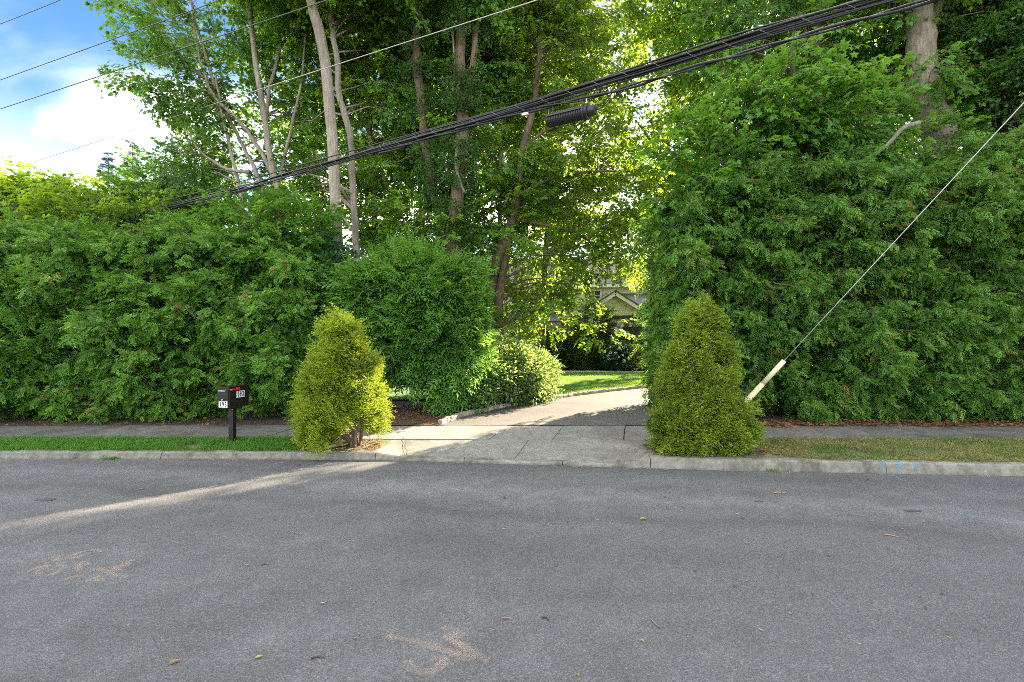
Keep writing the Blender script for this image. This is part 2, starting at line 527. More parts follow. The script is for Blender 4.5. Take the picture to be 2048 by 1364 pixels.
M['drypale'] = leaf_mat('dry_pale_leaf', (.28, .17, .08), (.50, .36, .18), (.5, .3, .1), .15, .7)
M['fallgreen'] = leaf_mat('fallen_green_leaf', (.30, .32, .07), (.46, .44, .16), (.4, .5, .1), .2, .6)
M['grass'] = leaf_mat('grass_blade', (.040, .130, .012), (.095, .235, .026), (.2, .42, .03), .35, .5)
M['grass_dry'] = leaf_mat('dry_grass_blade', (.085, .12, .022), (.33, .27, .11), (.3, .3, .06), .3, .6)
M['lawnblade'] = leaf_mat('lawn_blade', (.055, .15, .012), (.11, .25, .02), (.3, .5, .03), .35, .5)

# ------------------------------------------------------------------ sprays (source meshes for foliage, not in the scene)
def proto(name, mb, mats):
    return bpy.data.objects.new(name, mb.mesh(name, mats))

def rv(r, s=1.0):
    return Vector((r.uniform(-s, s), r.uniform(-s, s), r.uniform(-s, s)))

def maple_spray(seed, mat, size=1.0, nl=26):
    r = random.Random(seed)
    mb = MB()
    L = 0.75 * size
    main = [Vector((L * t, 0.05 * math.sin(3 * t + seed), -0.10 * t * t * size)) for t in (0, .33, .66, 1)]
    mb.tube(main, [.009, .007, .005, .003], 3, 1, False)
    for k in range(nl):
        t = r.uniform(.12, 1.0)
        side = 1 if k % 2 else -1
        b = Vector((L * t, 0, -0.10 * t * t * size))
        an = r.uniform(.35, 1.25) * side
        d = Vector((math.cos(an), math.sin(an), r.uniform(-.5, .15)))
        ll = r.uniform(.08, .34) * size * (1.15 - .5 * t)
        p = b + d * ll
        if k % 3 == 0:
            mb.tube([b, p], [.004, .002], 3, 1, False)
        nn = (Vector((0, 0, 1)) + rv(r, .55)).normalized()
        dd = (d + Vector((.3, 0, -.35)) + rv(r, .4)).normalized()
        s = r.uniform(.10, .165) * size ** .5
        mb.leaf(p, dd, nn, s, s * 1.05, 'maple', r.random())
    return proto('maple_spray', mb, [mat, M['twig']])

def fan_spray(seed, mat, n=11, rach=.17, leaf=.05, droop=.5, wid=.34):
    """a few flat feathery fronds on a short stem: arborvitae, hemlock-like hedge foliage"""
    r = random.Random(seed)
    mb = MB()
    mb.tube([(-.14, 0, 0), (.12, 0, .02), (.3, .01, -.03)], [.008, .006, .003], 3, 1, False)
    for k in range(n):
        b = Vector((r.uniform(-.08, .3), r.uniform(-.05, .05), r.uniform(-.05, .05)))
        an = r.uniform(-1.35, 1.35)
        d = Vector((math.cos(an), math.sin(an), r.uniform(-.9, .45) - droop * .4)).normalized()
        nn = (Vector((0, 0, 1)) + rv(r, .75)).normalized()
        nn = (nn - d * nn.dot(d)).normalized()
        s = nn.cross(d)
        R = rach * r.uniform(.7, 1.25)
        ti = r.random()
        m = 6
        for j in range(m):
            t = (j + .7) / m
            q = b + d * (R * t) + Vector((0, 0, -1)) * (droop * .22 * R * t * t)
            w = leaf * (1.15 - .75 * abs(t - .35)) * r.uniform(.8, 1.2)
            for sg in (-1, 1):
                dl = (d * .85 + s * sg * .9 + rv(r, .18)).normalized()
                mb.leaf(q, dl, (nn + rv(r, .5)).normalized(), w, w * wid, 'diamond', min(1, max(0, ti + r.uniform(-.2, .2))))
        mb.leaf(b + d * R * .9, d, nn, leaf, leaf * wid, 'diamond', ti)
    return proto('fan_spray', mb, [mat, M['twig']])

def thread_spray(seed, mat):
    """stringy golden threads with tiny scale leaves"""
    r = random.Random(seed)
    mb = MB()
    for k in range(15):
        an = r.uniform(-1.1, 1.1)
        d = Vector((math.cos(an), math.sin(an), r.uniform(-.55, .75))).normalized()
        b = Vector((r.uniform(-.06, .06), r.uniform(-.05, .05), r.uniform(-.05, .05)))
        L = r.uniform(.10, .23)
        ti = r.random()
        m = 5
        for j in range(m):
            t = (j + .2) / m
            q = b + d * (L * t) + Vector((0, 0, -.35 * L * t * t))
            for sg in (-1, 1):
                s = d.cross(UP).normalized() * sg
                dl = (d * 1.0 + s * .75 + rv(r, .35)).normalized()
                w = r.uniform(.028, .05)
                mb.leaf(q, dl, (UP + rv(r, .8)).normalized(), w, w * .36, 'diamond', min(1, max(0, ti * .35 + t * .75 + r.uniform(-.15, .15))))
    return proto('thread_spray', mb, [mat, M['twig']])

def pinnate_spray(seed, mat, n=9, ll=.085):
    r = random.Random(seed)
    mb = MB()
    mb.tube([(-.1, 0, 0), (.25, 0, .02)], [.006, .003], 3, 1, False)
    for k in range(n):
        b = Vector((r.uniform(-.05, .25), 0, 0))
        an = r.uniform(-1.3, 1.3)
        d = Vector((math.cos(an), math.sin(an), r.uniform(-.7, .25))).normalized()
        nn = (UP + rv(r, .5)).normalized()
        s = nn.cross(d).normalized()
        R = r.uniform(.18, .28)
        ti = r.random()
        for j in range(5):
            t = (j + .5) / 5
            q = b + d * (R * t) + Vector((0, 0, -.3 * R * t * t))
            for sg in (-1, 1):
                dl = (d * .6 + s * sg + Vector((0, 0, -.35)) + rv(r, .2)).normalized()
                w = ll * r.uniform(.75, 1.1)
                mb.leaf(q, dl, (UP + rv(r, .35)).normalized(), w, w * .36, 'oval', min(1, max(0, ti + r.uniform(-.2, .2))))
        mb.leaf(b + d * R + Vector((0, 0, -.3 * R)), d, nn, ll, ll * .36, 'oval', ti)
    return proto('pinnate_spray', mb, [mat, M['twig']])

def oval_spray(seed, mat, n=30, ll=.06, wid=.5, L=.3, spread=.16):
    r = random.Random(seed)
    mb = MB()
    mb.tube([(-.1, 0, 0), (L, 0, .03)], [.006, .003], 3, 1, False)
    for k in range(n):
        t = r.uniform(-.1, 1)
        b = Vector((L * t, 0, .03 * t))
        an = r.uniform(0, 6.28)
        rad = Vector((.45, math.cos(an), math.sin(an) * .8)).normalized()
        p = b + rad * r.uniform(.01, spread)
        w = ll * r.uniform(.7, 1.25)
        mb.leaf(p, (rad + Vector((.4, 0, -.15)) + rv(r, .4)).normalized(), (UP + rad * .4 + rv(r, .5)).normalized(), w, w * wid, 'oval', r.random())
    return proto('oval_spray', mb, [mat, M['twig']])

def needle_spray(seed, mat, L=.5):
    r = random.Random(seed)
    mb = MB()
    mb.tube([(-.1, 0, 0), (L, 0, -.05)], [.01, .004], 3, 1, False)
    for k in range(9):
        t = (k + .5) / 9
        for sg in (-1, 1):
            b = Vector((L * t, 0, -.05 * t))
            d = Vector((.8, sg * .8, r.uniform(-.35, .1))).normalized()
            R = .24 * (1.1 - .8 * t) * r.uniform(.8, 1.2)
            ti = r.random()
            for j in range(5):
                q = b + d * (R * j / 5)
                for s2 in (-1, 1):
                    dl = (d + d.cross(UP) * s2 * .7 + rv(r, .4)).normalized()
                    mb.leaf(q, dl, (UP + rv(r, .6)).normalized(), .055, .016, 'diamond', ti)
    return proto('needle_spray', mb, [mat, M['twig']])

def flower_spray(seed):
    r = random.Random(seed)
    mb = MB()
    for k in range(26):
        d = Vector((r.uniform(0, 1.2), r.uniform(-1, 1), r.uniform(-1, 1))).normalized()
        p = d * .075
        for j in range(2):
            mb.leaf(p, (d.orthogonal() + rv(r, .6)).normalized(), (d + rv(r, .3)).normalized(), .045, .038, 'oval', r.random())
    return proto('flower_head', mb, [M['petal']])

def grass_tuft(seed, mat, n=16, h=.07, spread=.07):
    r = random.Random(seed)
    mb = MB()
    for k in range(n):
        p = Vector((r.uniform(-spread, spread), r.uniform(-spread, spread), -.005))
        lean = Vector((r.uniform(-.6, .6), r.uniform(-.6, .6), 1)).normalized()
        hh = h * r.uniform(.5, 1.25)
        s = lean.cross(Vector((r.uniform(-1, 1), r.uniform(-1, 1), .1))).normalized()
        w = .0035
        a, b, c_ = p, p + lean * hh * .6, p + lean * hh + Vector((lean.x, lean.y, -.3)) * hh * .35
        mb.add([a - s * w, a + s * w, b + s * w * .8, b - s * w * .8, c_], [(0, 1, 2, 3), (3, 2, 4)], 0, r.random())
    return proto('grass_tuft', mb, [mat])

def litter_bits(seed, mat, n=7, sp=.14):
    r = random.Random(seed)
    mb = MB()
    for k in range(n):
        p = Vector((r.uniform(-sp, sp), r.uniform(-sp, sp), r.uniform(.004, .02)))
        d = Vector((r.uniform(-1, 1), r.uniform(-1, 1), r.uniform(-.2, .3)))
        w = r.uniform(.035, .085)
        mb.leaf(p, d, (UP + rv(r, .5)).normalized(), w, w * r.uniform(.35, .9), r.choice(['oval', 'maple', 'diamond']), r.random())
    return proto('litter', mb, [mat])

def scatter_group(name, protos):
    ng = bpy.data.node_groups.new(name, 'GeometryNodeTree')
    ng.interface.new_socket('Geometry', in_out='INPUT', socket_type='NodeSocketGeometry')
    ng.interface.new_socket('Geometry', in_out='OUTPUT', socket_type='NodeSocketGeometry')
    nd, lk = ng.nodes, ng.links
    gi, go = nd.new('NodeGroupInput'), nd.new('NodeGroupOutput')
    jn = nd.new('GeometryNodeJoinGeometry')
    for p in protos:
        oi = nd.new('GeometryNodeObjectInfo')
        oi.inputs['Object'].default_value = p
        oi.inputs['As Instance'].default_value = False
        ti = nd.new('GeometryNodeGeometryToInstance')
        lk.new(oi.outputs['Geometry'], ti.inputs[0])
        lk.new(ti.outputs[0], jn.inputs[0])
    ip = nd.new('GeometryNodeInstanceOnPoints')
    ip.inputs['Pick Instance'].default_value = True
    lk.new(gi.outputs[0], ip.inputs['Points'])
    lk.new(jn.outputs[0], ip.inputs['Instance'])
    def attr(nm, ty):
        a = nd.new('GeometryNodeInputNamedAttribute')
        a.data_type = ty
        a.inputs['Name'].default_value = nm
        return a.outputs['Attribute']
    lk.new(attr('var', 'INT'), ip.inputs['Instance Index'])
    er = nd.new('FunctionNodeEulerToRotation')
    lk.new(attr('rot', 'FLOAT_VECTOR'), er.inputs[0])
    lk.new(er.outputs[0], ip.inputs['Rotation'])
    lk.new(attr('scl', 'FLOAT'), ip.inputs['Scale'])
    lk.new(ip.outputs[0], go.inputs[0])
    return ng, len(protos)

SG = {}
for key in ('maple', 'maple_lit', 'maple_dark', 'maple_fresh'):
    SG[key] = scatter_group(key + '_scatter', [maple_spray(10 + i, M[key]) for i in range(5)])
SG['hedge_l'] = scatter_group('hedge_l_scatter', [fan_spray(30 + i, M['hedge_l'], 8, .19, .066, .5, .44) for i in range(5)])
SG['hedge_r'] = scatter_group('hedge_r_scatter', [fan_spray(40 + i, M['hedge_r'], 8, .21, .070, .6, .40) for i in range(5)])
SG['gold'] = scatter_group('gold_scatter', [thread_spray(50 + i, M['gold']) for i in range(4)])
SG['gold_r'] = scatter_group('gold_r_scatter', [thread_spray(55 + i, M['gold_r']) for i in range(4)])
SG['wist'] = scatter_group('wist_scatter', [pinnate_spray(60 + i, M['wist']) for i in range(5)])
SG['pale'] = scatter_group('pale_scatter', [oval_spray(70 + i, M['pale'], 28, .078, .48) for i in range(4)])
SG['under'] = scatter_group('under_scatter', [oval_spray(75 + i, M['under'], 20, .11, .6, .4, .22) for i in range(4)])
SG['spruce'] = scatter_group('spruce_scatter', [needle_spray(80 + i, M['spruce']) for i in range(3)])
SG['bluespruce'] = scatter_group('bluespruce_scatter', [needle_spray(84 + i, M['bluespruce'], .3) for i in range(3)])
SG['boxleaf'] = scatter_group('boxleaf_scatter', [oval_spray(88 + i, M['boxleaf'], 34, .04, .55, .2, .12) for i in range(3)])
SG['hydr'] = scatter_group('hydr_scatter', [oval_spray(92 + i, M['hydr'], 20, .10, .62, .25, .15) for i in range(3)])
SG['flower'] = scatter_group('flower_scatter', [flower_spray(95 + i) for i in range(3)])
SG['ylw'] = scatter_group('ylw_scatter', [oval_spray(98 + i, M['ylw'], 26, .065, .5, .22, .13) for i in range(3)])
SG['purple'] = scatter_group('purple_scatter', [oval_spray(102 + i, M['purple'], 26, .06, .5, .22, .13) for i in range(3)])
SG['ivy'] = scatter_group('ivy_scatter', [oval_spray(106 + i, M['ivy'], 26, .085, .8, .3, .16) for i in range(4)])
SG['grass'] = scatter_group('grass_scatter', [grass_tuft(110 + i, M['grass'], 22, .075, .08) for i in range(4)])
SG['grass_dry'] = scatter_group('grass_dry_scatter', [grass_tuft(115 + i, M['grass_dry'], 16, .065, .09) for i in range(4)])
SG['lawn'] = scatter_group('lawn_scatter', [grass_tuft(120 + i, M['lawnblade'], 30, .05, .16) for i in range(4)])
SG['litter'] = scatter_group('litter_scatter', [litter_bits(125 + i, M['dry']) for i in range(4)])
SG['litter_pale'] = scatter_group('litter_pale_scatter', [litter_bits(130 + i, M['drypale'], 5, .12) for i in range(3)])

def outward(d, rng, yaw=.7, pitch=.5, roll=.6):
    """Euler angles that turn a spray's +X towards d, loosened at random"""
    h = math.atan2(d[1], d[0]) + rng.uniform(-yaw, yaw)
    p = -math.asin(max(-1, min(1, d[2]))) + rng.uniform(-pitch, pitch)
    return (rng.uniform(-roll, roll), p, h)

def foliage(name, pts, rots, scls, key, parent=None):
    ng, k = SG[key]
    me = bpy.data.meshes.new(name)
    n = len(pts)
    me.vertices.add(n)
    me.vertices.foreach_set('co', np.array(pts, dtype=np.float32).ravel())
    a = me.attributes.new('rot', 'FLOAT_VECTOR', 'POINT'); a.data.foreach_set('vector', np.array(rots, dtype=np.float32).ravel())
    a = me.attributes.new('scl', 'FLOAT', 'POINT'); a.data.foreach_set('value', np.array(scls, dtype=np.float32))
    cf = [min(1, max(0, .5 + .75 * noise.noise(Vector(p) * 1.9) + .35 * noise.noise(Vector(p) * 6.0))) for p in pts]
    a = me.attributes.new('clump', 'FLOAT', 'POINT'); a.data.foreach_set('value', np.array(cf, dtype=np.float32))
    a = me.attributes.new('var', 'INT', 'POINT'); a.data.foreach_set('value', np.random.default_rng(n).integers(0, k, n).astype(np.int32))
    o = bpy.data.objects.new(name, me)
    COL.objects.link(o)
    if parent is not None:
        o.parent = parent
    md = o.modifiers.new('scatter', 'NODES')
    md.node_group = ng
    o['kind'] = 'stuff'
    return o

# ------------------------------------------------------------------ ground, road, kerb, sidewalk
def grid_sheet(name, xs, rows, zf, mat, parent=None):
    """rows: list of functions x -> y"""
    mb = MB()
    V = []
    for r_ in rows:
        for x in xs:
            y = r_(x)
            V.append((x, y, zf(x, y)))
    n = len(xs)
    Fc = [(i * n + j, i * n + j + 1, (i + 1) * n + j + 1, (i + 1) * n + j) for i in range(len(rows) - 1) for j in range(n - 1)]
    mb.add(V, Fc)
    return mb.build(name, mat, parent, True)

def ground_z(x, y):
    k = K(x)
    if y < k + .06:
        return -.06
    ap = smooth((2.02 - abs(x)) / .1)              # under the apron the ground is lower
    if y < SW0:
        z = lerp(C(x) - .012, .125, smooth((y - k - .16) / max(.1, SW0 - k - .16)))
        return z - .10 * ap
    if y < SW1 + .01:
        return .06
    z = H(y) - .022 + .012 * noise.noise(Vector((x * .9, y * .9, 0)))
    return z
XS = [-160, -90, -50, -30, -22] + [round(-16 + .5 * i, 2) for i in range(65)] + [22, 30, 50, 90, 160]
rows = [lambda x: -160, lambda x: -60, lambda x: -20, lambda x: 0, lambda x: K(x) + .03, lambda x: K(x) + .09, lambda x: lerp(K(x) + .16, SW0, .4), lambda x: lerp(K(x) + .16, SW0, .75),
        lambda x: SW0 + .005, lambda x: SW0 + .03, lambda x: SW1 - .03, lambda x: SW1 + .012]
for yy_ in (9.6, 10.1, 10.7, 11.4, 12.2, 13, 14, 15, 16.5, 18, 20, 22, 25, 30, 40, 60, 100, 200, 500):
    rows.append(lambda x, y=yy_: y)
structure(grid_sheet('ground', XS, rows, ground_z, M['soil']))

XR = [-160, -80, -40, -20] + [round(-12 + .4 * i, 2) for i in range(61)] + [20, 40, 80, 160]
road = structure(grid_sheet('road', XR, [lambda x: -9, lambda x: -3, lambda x: 1, lambda x: 3, lambda x: 5, lambda x: K(x) - .6, lambda x: K(x) + .05],
                 lambda x, y: .045 * smooth((K(x) - y) / 5.0), M['asphalt']))
def road_z(x, y):
    ys = [-9, -3, 1, 3, 5, K(x) - .6, K(x) + .05]
    zs = [.045 * smooth((K(x) - q) / 5.0) for q in ys]
    return float(np.interp(y, ys, zs))

def R(px, py):                 # a point on the road
    Y = 5.0
    for _ in range(30):
        Y = (CAMH - road_z((px - CX) / F * Y, Y)) * F / (py - CY)
    x = (px - CX) / F * Y
    return Vector((x, Y, road_z(x, Y)))

# kerb, in cast sections
kerb = structure(bpy.data.objects.new('kerb', None)); COL.objects.link(kerb)
rk = random.Random(4)
cuts = [-40, -30, -22, -16, -12.5, -8.9, -5.27, -2.04, -.7, .72, 1.93, 5.0, 8.1, 11.2, 14.5, 20, 30, 40]
for a, b in zip(cuts[:-1], cuts[1:]):
    mb = MB()
    n = max(4, int((b - a) / .25))
    n = min(n, 40)
    V = []
    for i in range(n + 1):
        x = lerp(a + .005, b - .005, i / n)
        k, c = K(x), C(x)
        w = .17
        rd = min(.035, c * .45)
        j = .004 * noise.noise(Vector((x * 7, 3, 0)))
        j2 = .006 * noise.noise(Vector((x * 2.3, 8, 0)))
        prof = [(k, -.08), (k + .002 + j, .02), (k + .012 + j, c - rd * 1.5), (k + .022 + j, c - rd * .45), (k + .02 + rd, c + j2), (k + w - .012, c + .004 + j2), (k + w, c - .006), (k + w, -.08)]
        V += [(x, y, z) for y, z in prof]
    m = 8
    Fc = [(i * m + q, (i + 1) * m + q, (i + 1) * m + q + 1, i * m + q + 1) for i in range(n) for q in range(m - 1)]
    Fc += [tuple(range(m)), tuple(n * m + q for q in range(m))[::-1]]
    mb.add(V, Fc)
    mb.build('kerb_stone', M['kerb'], kerb)

# sidewalk slabs; the joints run a little askew to the view, square to the road
def sw_z(x, y):
    return .14 + .022 * (y - SW0) + .012 * noise.noise(Vector((x * .35, y * .2, 5)))
def slab(parent, x0, x1, y0, y1, zf, mat, name='slab', gap=.010, skew=.26, y0f=None, nx=5, ny=3, th=.1):
    mb = MB()
    rr = random.Random(int(x0 * 97))
    tilt, lift = rr.uniform(-.006, .006), rr.uniform(-.006, .006)
    top = []
    V = []
    for j in range(ny + 1):
        for i in range(nx + 1):
            u, v = i / nx, j / ny
            ya = y0f(lerp(x0, x1, u)) if y0f else y0
            y = lerp(ya + gap, y1 - gap, v)
            xa = lerp(x0 + gap, x1 - gap, u) + skew * (y - y1)
            V.append((xa, y, zf(xa, y) + lift + tilt * (u - .5)))
    m = nx + 1
    Fc = [(j * m + i, j * m + i + 1, (j + 1) * m + i + 1, (j + 1) * m + i) for j in range(ny) for i in range(nx)]
    edge = [i for i in range(m)] + [j * m + nx for j in range(1, ny + 1)] + [ny * m + i for i in range(nx - 1, -1, -1)] + [j * m for j in range(ny - 1, 0, -1)]
    o = len(V)
    # a small arris: side wall starts 6 mm out and 6 mm down
    cxm = sum(V[e][0] for e in edge) / len(edge); cym = sum(V[e][1] for e in edge) / len(edge)
    for e in edge:
        x, y, z = V[e]
        V.append((x + (.004 if x > cxm else -.004), y + (.004 if y > cym else -.004), z - .006))
    for e in edge:
        x, y, z = V[e]
        V.append((x + (.004 if x > cxm else -.004), y + (.004 if y > cym else -.004), z - th))
    k = len(edge)
    for i in range(k):
        i2 = (i + 1) % k
        Fc.append((edge[i], o + i, o + i2, edge[i2]))
        Fc.append((o + i, o + k + i, o + k + i2, o + i2))
    mb.add(V, Fc)
    return mb.build(name, mat, parent, False)

sidewalk = structure(bpy.data.objects.new('sidewalk', None)); COL.objects.link(sidewalk)
sx = [-24, -21.5, -19, -16.9, -14.8, -12.7, -10.8, -9.0, -7.3, -5.6, -3.95, -2.6, -1.3, -.08, .98, 2.16, 3.45, 4.9, 6.46, 8.2, 9.9, 11.6, 13.4, 15.4, 17.6, 20, 22.5]
for a, b in zip(sx[:-1], sx[1:]):
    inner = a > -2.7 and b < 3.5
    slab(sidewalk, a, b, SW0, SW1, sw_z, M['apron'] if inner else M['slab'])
apron = structure(bpy.data.objects.new('driveway_apron', None)); COL.objects.link(apron)
def ap_z(x, y):
    k = K(x) + .17
    t = (y - k) / max(.2, SW0 - k)
    side = smooth((abs(x) - 1.45) / .5)
    base = lerp(.042, .135, min(1, max(0, t)))
    return lerp(base, lerp(C(x), .135, min(1, max(0, t))), side)
slab(apron, -2.02, .28, 0, SW0, ap_z, M['apron'], 'slab', .010, .26, lambda x: K(x) + .17, 14, 6, .05)
slab(apron, .28, 2.32, 0, SW0, ap_z, M['apron'], 'slab', .010, .26, lambda x: K(x) + .17, 12, 6, .05)
# crack across the left corner of the apron
def flat_ribbon(mb, pts, w, zf, lift=.004, tints=None, rng=None, seg=.05):
    P = [Vector(p) for p in pts]
    dense = []
    for a, b in zip(P[:-1], P[1:]):
        n = max(1, int((b - a).length / seg))
        for i in range(n):
            dense.append(a.lerp(b, i / n))
    dense.append(P[-1])
    L = len(dense)
    V, T = [], []
    for i, p in enumerate(dense):
        d = dense[min(L - 1, i + 1)] - dense[max(0, i - 1)]
        s = Vector((-d.y, d.x, 0)).normalized()
        ww = w * (1 + (.5 * noise.noise(p * 9) if rng is not None else 0))
        for k, tt in ((-1, 0.15), (-.5, .9), (.5, .9), (1, .15)):
            q = p + s * ww * .5 * k
            V.append((q.x, q.y, zf(q.x, q.y) + lift))
            T.append(tt)
    o = len(mb.v)
    mb.v.extend(V); mb.t.extend(T)
    for i in range(L - 1):
        for k in range(3):
            mb.f.append((o + i * 4 + k, o + i * 4 + k + 1, o + (i + 1) * 4 + k + 1, o + (i + 1) * 4 + k))
            mb.m.append(0)
mb = MB()
flat_ribbon(mb, [G(806, 877, .13), G(812, 884, .12), G(809, 892, .11), G(814, 900, .09), G(813, 908, .07)], .012, lambda x, y: ap_z(x, y), .012)
mb.build('crack', M['crack'], apron)

# driveway and its Belgian block edging
edge_px = [(884, 843), (930, 832), (985, 820), (1040, 809), (1100, 800), (1160, 791), (1225, 783), (1300, 775)]
EL = [G(*p) for p in edge_px]
d_ = (EL[-1] - EL[-2]).normalized()
EL += [EL[-1] + d_ * 2 + Vector((.25, 0, 0)), EL[-1] + d_ * 6 + Vector((1.6, -.4, 0))]
ER = [Vector((2.55, SW1, 0)), Vector((2.8, 9.9, 0)), Vector((3.2, 10.8, 0)), Vector((3.9, 11.9, 0)), Vector((4.9, 13.0, 0)), Vector((6.1, 13.9, 0)), Vector((7.4, 14.5, 0)), Vector((8.8, 15.0, 0)), Vector((10.4, 15.4, 0)), Vector((14.0, 16.2, 0))]
EL[0] = Vector((EL[0].x, SW1 + .012, 0))
ER[0].y = SW1 + .012
mb = MB()
V = []
nn_ = 8
def resamp(P, n):
    d = [0]
    for a, b in zip(P[:-1], P[1:]):
        d.append(d[-1] + (Vector((b.x, b.y, 0)) - Vector((a.x, a.y, 0))).length)
    out = []
    for i in range(n + 1):
        s = d[-1] * i / n
        k = max(j for j in range(len(d)) if d[j] <= s + 1e-9)
        k = min(k, len(P) - 2)
        out.append(Vector(P[k]).lerp(Vector(P[k + 1]), (s - d[k]) / max(1e-9, d[k + 1] - d[k])))
    return out
for l, r_ in zip(resamp(EL, 30), resamp(ER, 30)):
    for j in range(nn_ + 1):
        q = l.lerp(r_, j / nn_)
        V.append((q.x, q.y, H(q.y) + .004))
m = nn_ + 1
mb.add(V, [(i * m + j, i * m + j + 1, (i + 1) * m + j + 1, (i + 1) * m + j) for i in range(30) for j in range(nn_)])
structure(mb.build('driveway', M['drive'], None, True))

edging = tag(thing('block_edging', 'line of squared granite blocks edging the curved driveway', 'edging'))
rb = random.Random(7)
P = resamp(EL, 400)
step, acc, placed, last = .225, 0.0, 0, P[0]
block_meshes = []
for s in range(6):
    r2 = random.Random(200 + s)
    mb = MB()
    L_, D_, Hh = r2.uniform(.18, .215), r2.uniform(.095, .115), .17
    v = []
    for z in (-.09, .066, .084):
        k = 1.0 if z < .07 else .86
        for (x, y) in ((-1, -1), (-.2, -1.05), (1, -1), (1.03, 0), (1, 1), (-.1, 1.04), (-1, 1), (-1.04, .1)):
            v.append((x * L_ / 2 * k * r2.uniform(.93, 1.05), y * D_ / 2 * k * r2.uniform(.93, 1.06), z + r2.uniform(-.008, .008)))
    fc = [(i, (i + 1) % 8, 8 + (i + 1) % 8, 8 + i) for i in range(8)] + [(8 + i, 8 + (i + 1) % 8, 16 + (i + 1) % 8, 16 + i) for i in range(8)] + [tuple(range(16, 24))]
    mb.add(v, fc)
    block_meshes.append(mb.mesh('granite_block', M['block']))
for i in range(1, len(P)):
    acc += (Vector((P[i].x - P[i - 1].x, P[i].y - P[i - 1].y, 0))).length
    if acc >= step and placed < 62:
        acc -= step
        placed += 1
        d = P[i] - P[i - 1]
        o = bpy.data.objects.new('granite_block', block_meshes[placed % 6])
        COL.objects.link(o)
        o.parent = edging
        nrm = Vector((-d.y, d.x, 0)).normalized()
        q = P[i] + nrm * .05
        o.location = (q.x, q.y, H(q.y) + rb.uniform(-.008, .012))
        o.rotation_euler = (rb.uniform(-.06, .06), rb.uniform(-.05, .05), math.atan2(d.y, d.x) + rb.uniform(-.07, .07))

# lawn, mulch bed, path
def poly_sheet(name, left, right, n, m, zadd, mat, amp=0.0):
    mb = MB()
    V = []
    for l, r_ in zip(resamp(left, n), resamp(right, n)):
        for j in range(m + 1):
            q = l.lerp(r_, j / m)
            V.append((q.x, q.y, H(q.y) + zadd + amp * noise.noise(Vector((q.x * 5, q.y * 5, 1)))))
    k = m + 1
    mb.add(V, [(i * k + j, i * k + j + 1, (i + 1) * k + j + 1, (i + 1) * k + j) for i in range(n) for j in range(m)])
    return mb.build(name, mat, None, True)
lawn_near = [Vector((-6, 12.6, 0)), Vector((-2, 12.8, 0))] + [q + Vector((-.02, .12, 0)) for q in EL[4:]]
lawn_far = [Vector((-6, 21.2, 0)), Vector((0, 21.4, 0)), Vector((4, 21.4, 0)), Vector((8, 21.2, 0)), Vector((13, 21, 0))]
structure(poly_sheet('lawn', lawn_near, lawn_far, 24, 10, .014, M['lawn'], .01))
structure(poly_sheet('path', [Vector((-3, 21.5, 0)), Vector((4, 21.5, 0)), Vector((12, 21.1, 0))], [Vector((-3, 22.5, 0)), Vector((4, 22.5, 0)), Vector((12, 22.2, 0))], 10, 2, .02, M['path']))
mul_r = [q + Vector((-.03, .14, 0)) for q in EL[:5]]
mul_l = [Vector((-4.2, SW1 + .02, 0)), Vector((-4.0, 10.2, 0)), Vector((-3.4, 11.2, 0)), Vector((-1.8, 12.2, 0)), Vector((.6, 12.9, 0))]
mul_r[0] = Vector((mul_r[0].x, SW1 + .02, 0))
structure(poly_sheet('mulch_bed', mul_l, mul_r, 24, 14, .006, M['mulch'], .014))
def verge_z(x, y):
    return ground_z(x, y) + .014 + .008 * noise.noise(Vector((x * 3, y * 3, 2)))
def verge_sheet(name, x0, x1, mat):
    xs = [lerp(x0, x1, i / 60) for i in range(61)]
    return structure(grid_sheet(name, xs, [lambda x, t=t: lerp(K(x) + .168, SW0 - .012, t) for t in (0, .25, .5, .75, 1)], verge_z, mat))
verge_sheet('verge', -16, -2.0, M['verge_soil'])
verge_sheet('verge', 2.0, 16, M['verge_soil'])
# bare beds of brown soil at the feet of the two golden cypresses
rg = random.Random(21)
def scatter_flat(name, n, region, zf, key, smin=.7, smax=1.3, parent=None, keep=None):
    pts, rots, sc = [], [], []
    while len(pts) < n:
        x, y = region(rg)
        if keep and not keep(x, y):
            n -= 1
            continue
        pts.append((x, y, zf(x, y)))
        rots.append((rg.uniform(-.15, .15), rg.uniform(-.15, .15), rg.uniform(0, 6.28)))
        sc.append(rg.uniform(smin, smax))
    return foliage(name, pts, rots, sc, key, parent)

def verge_pt(x0, x1):
    def f(r):
        x = r.uniform(x0, x1)
        return x, r.uniform(K(x) + .16, SW0 + .01)
    return f
scatter_flat('grass', 3600, verge_pt(-13, -3.0), verge_z, 'grass', .55, 1.25, None,
             lambda x, y: x < -3.35 - .25 * noise.noise(Vector((x * 4, y * 4, 0))) and noise.noise(Vector((x * 1.3, y * 1.6, 3))) > -.42)
scatter_flat('dry_grass', 420, verge_pt(-13, -3.3), verge_z, 'grass_dry', .5, 1.0, None, lambda x, y: noise.noise(Vector((x * 1.3, y * 1.6, 3))) < .02)
def right_keep(x, y):
    if x < 3.75 + .3 * noise.noise(Vector((x * 3, y * 3, 0))):
        return False
    return noise.noise(Vector((x * 1.1, y * 2.2, 7))) + .25 * noise.noise(Vector((x * 5, y * 5, 2))) + (y - K(x) - .75) * .5 > -.28
scatter_flat('dry_grass', 3000, verge_pt(3.3, 12), verge_z, 'grass_dry', .5, 1.15, None, right_keep)
scatter_flat('grass', 700, verge_pt(4.2, 12), verge_z, 'grass', .5, 1.0, None, lambda x, y: noise.noise(Vector((x * 1.4, y * 2, 17))) > .0 or x > 6.9)
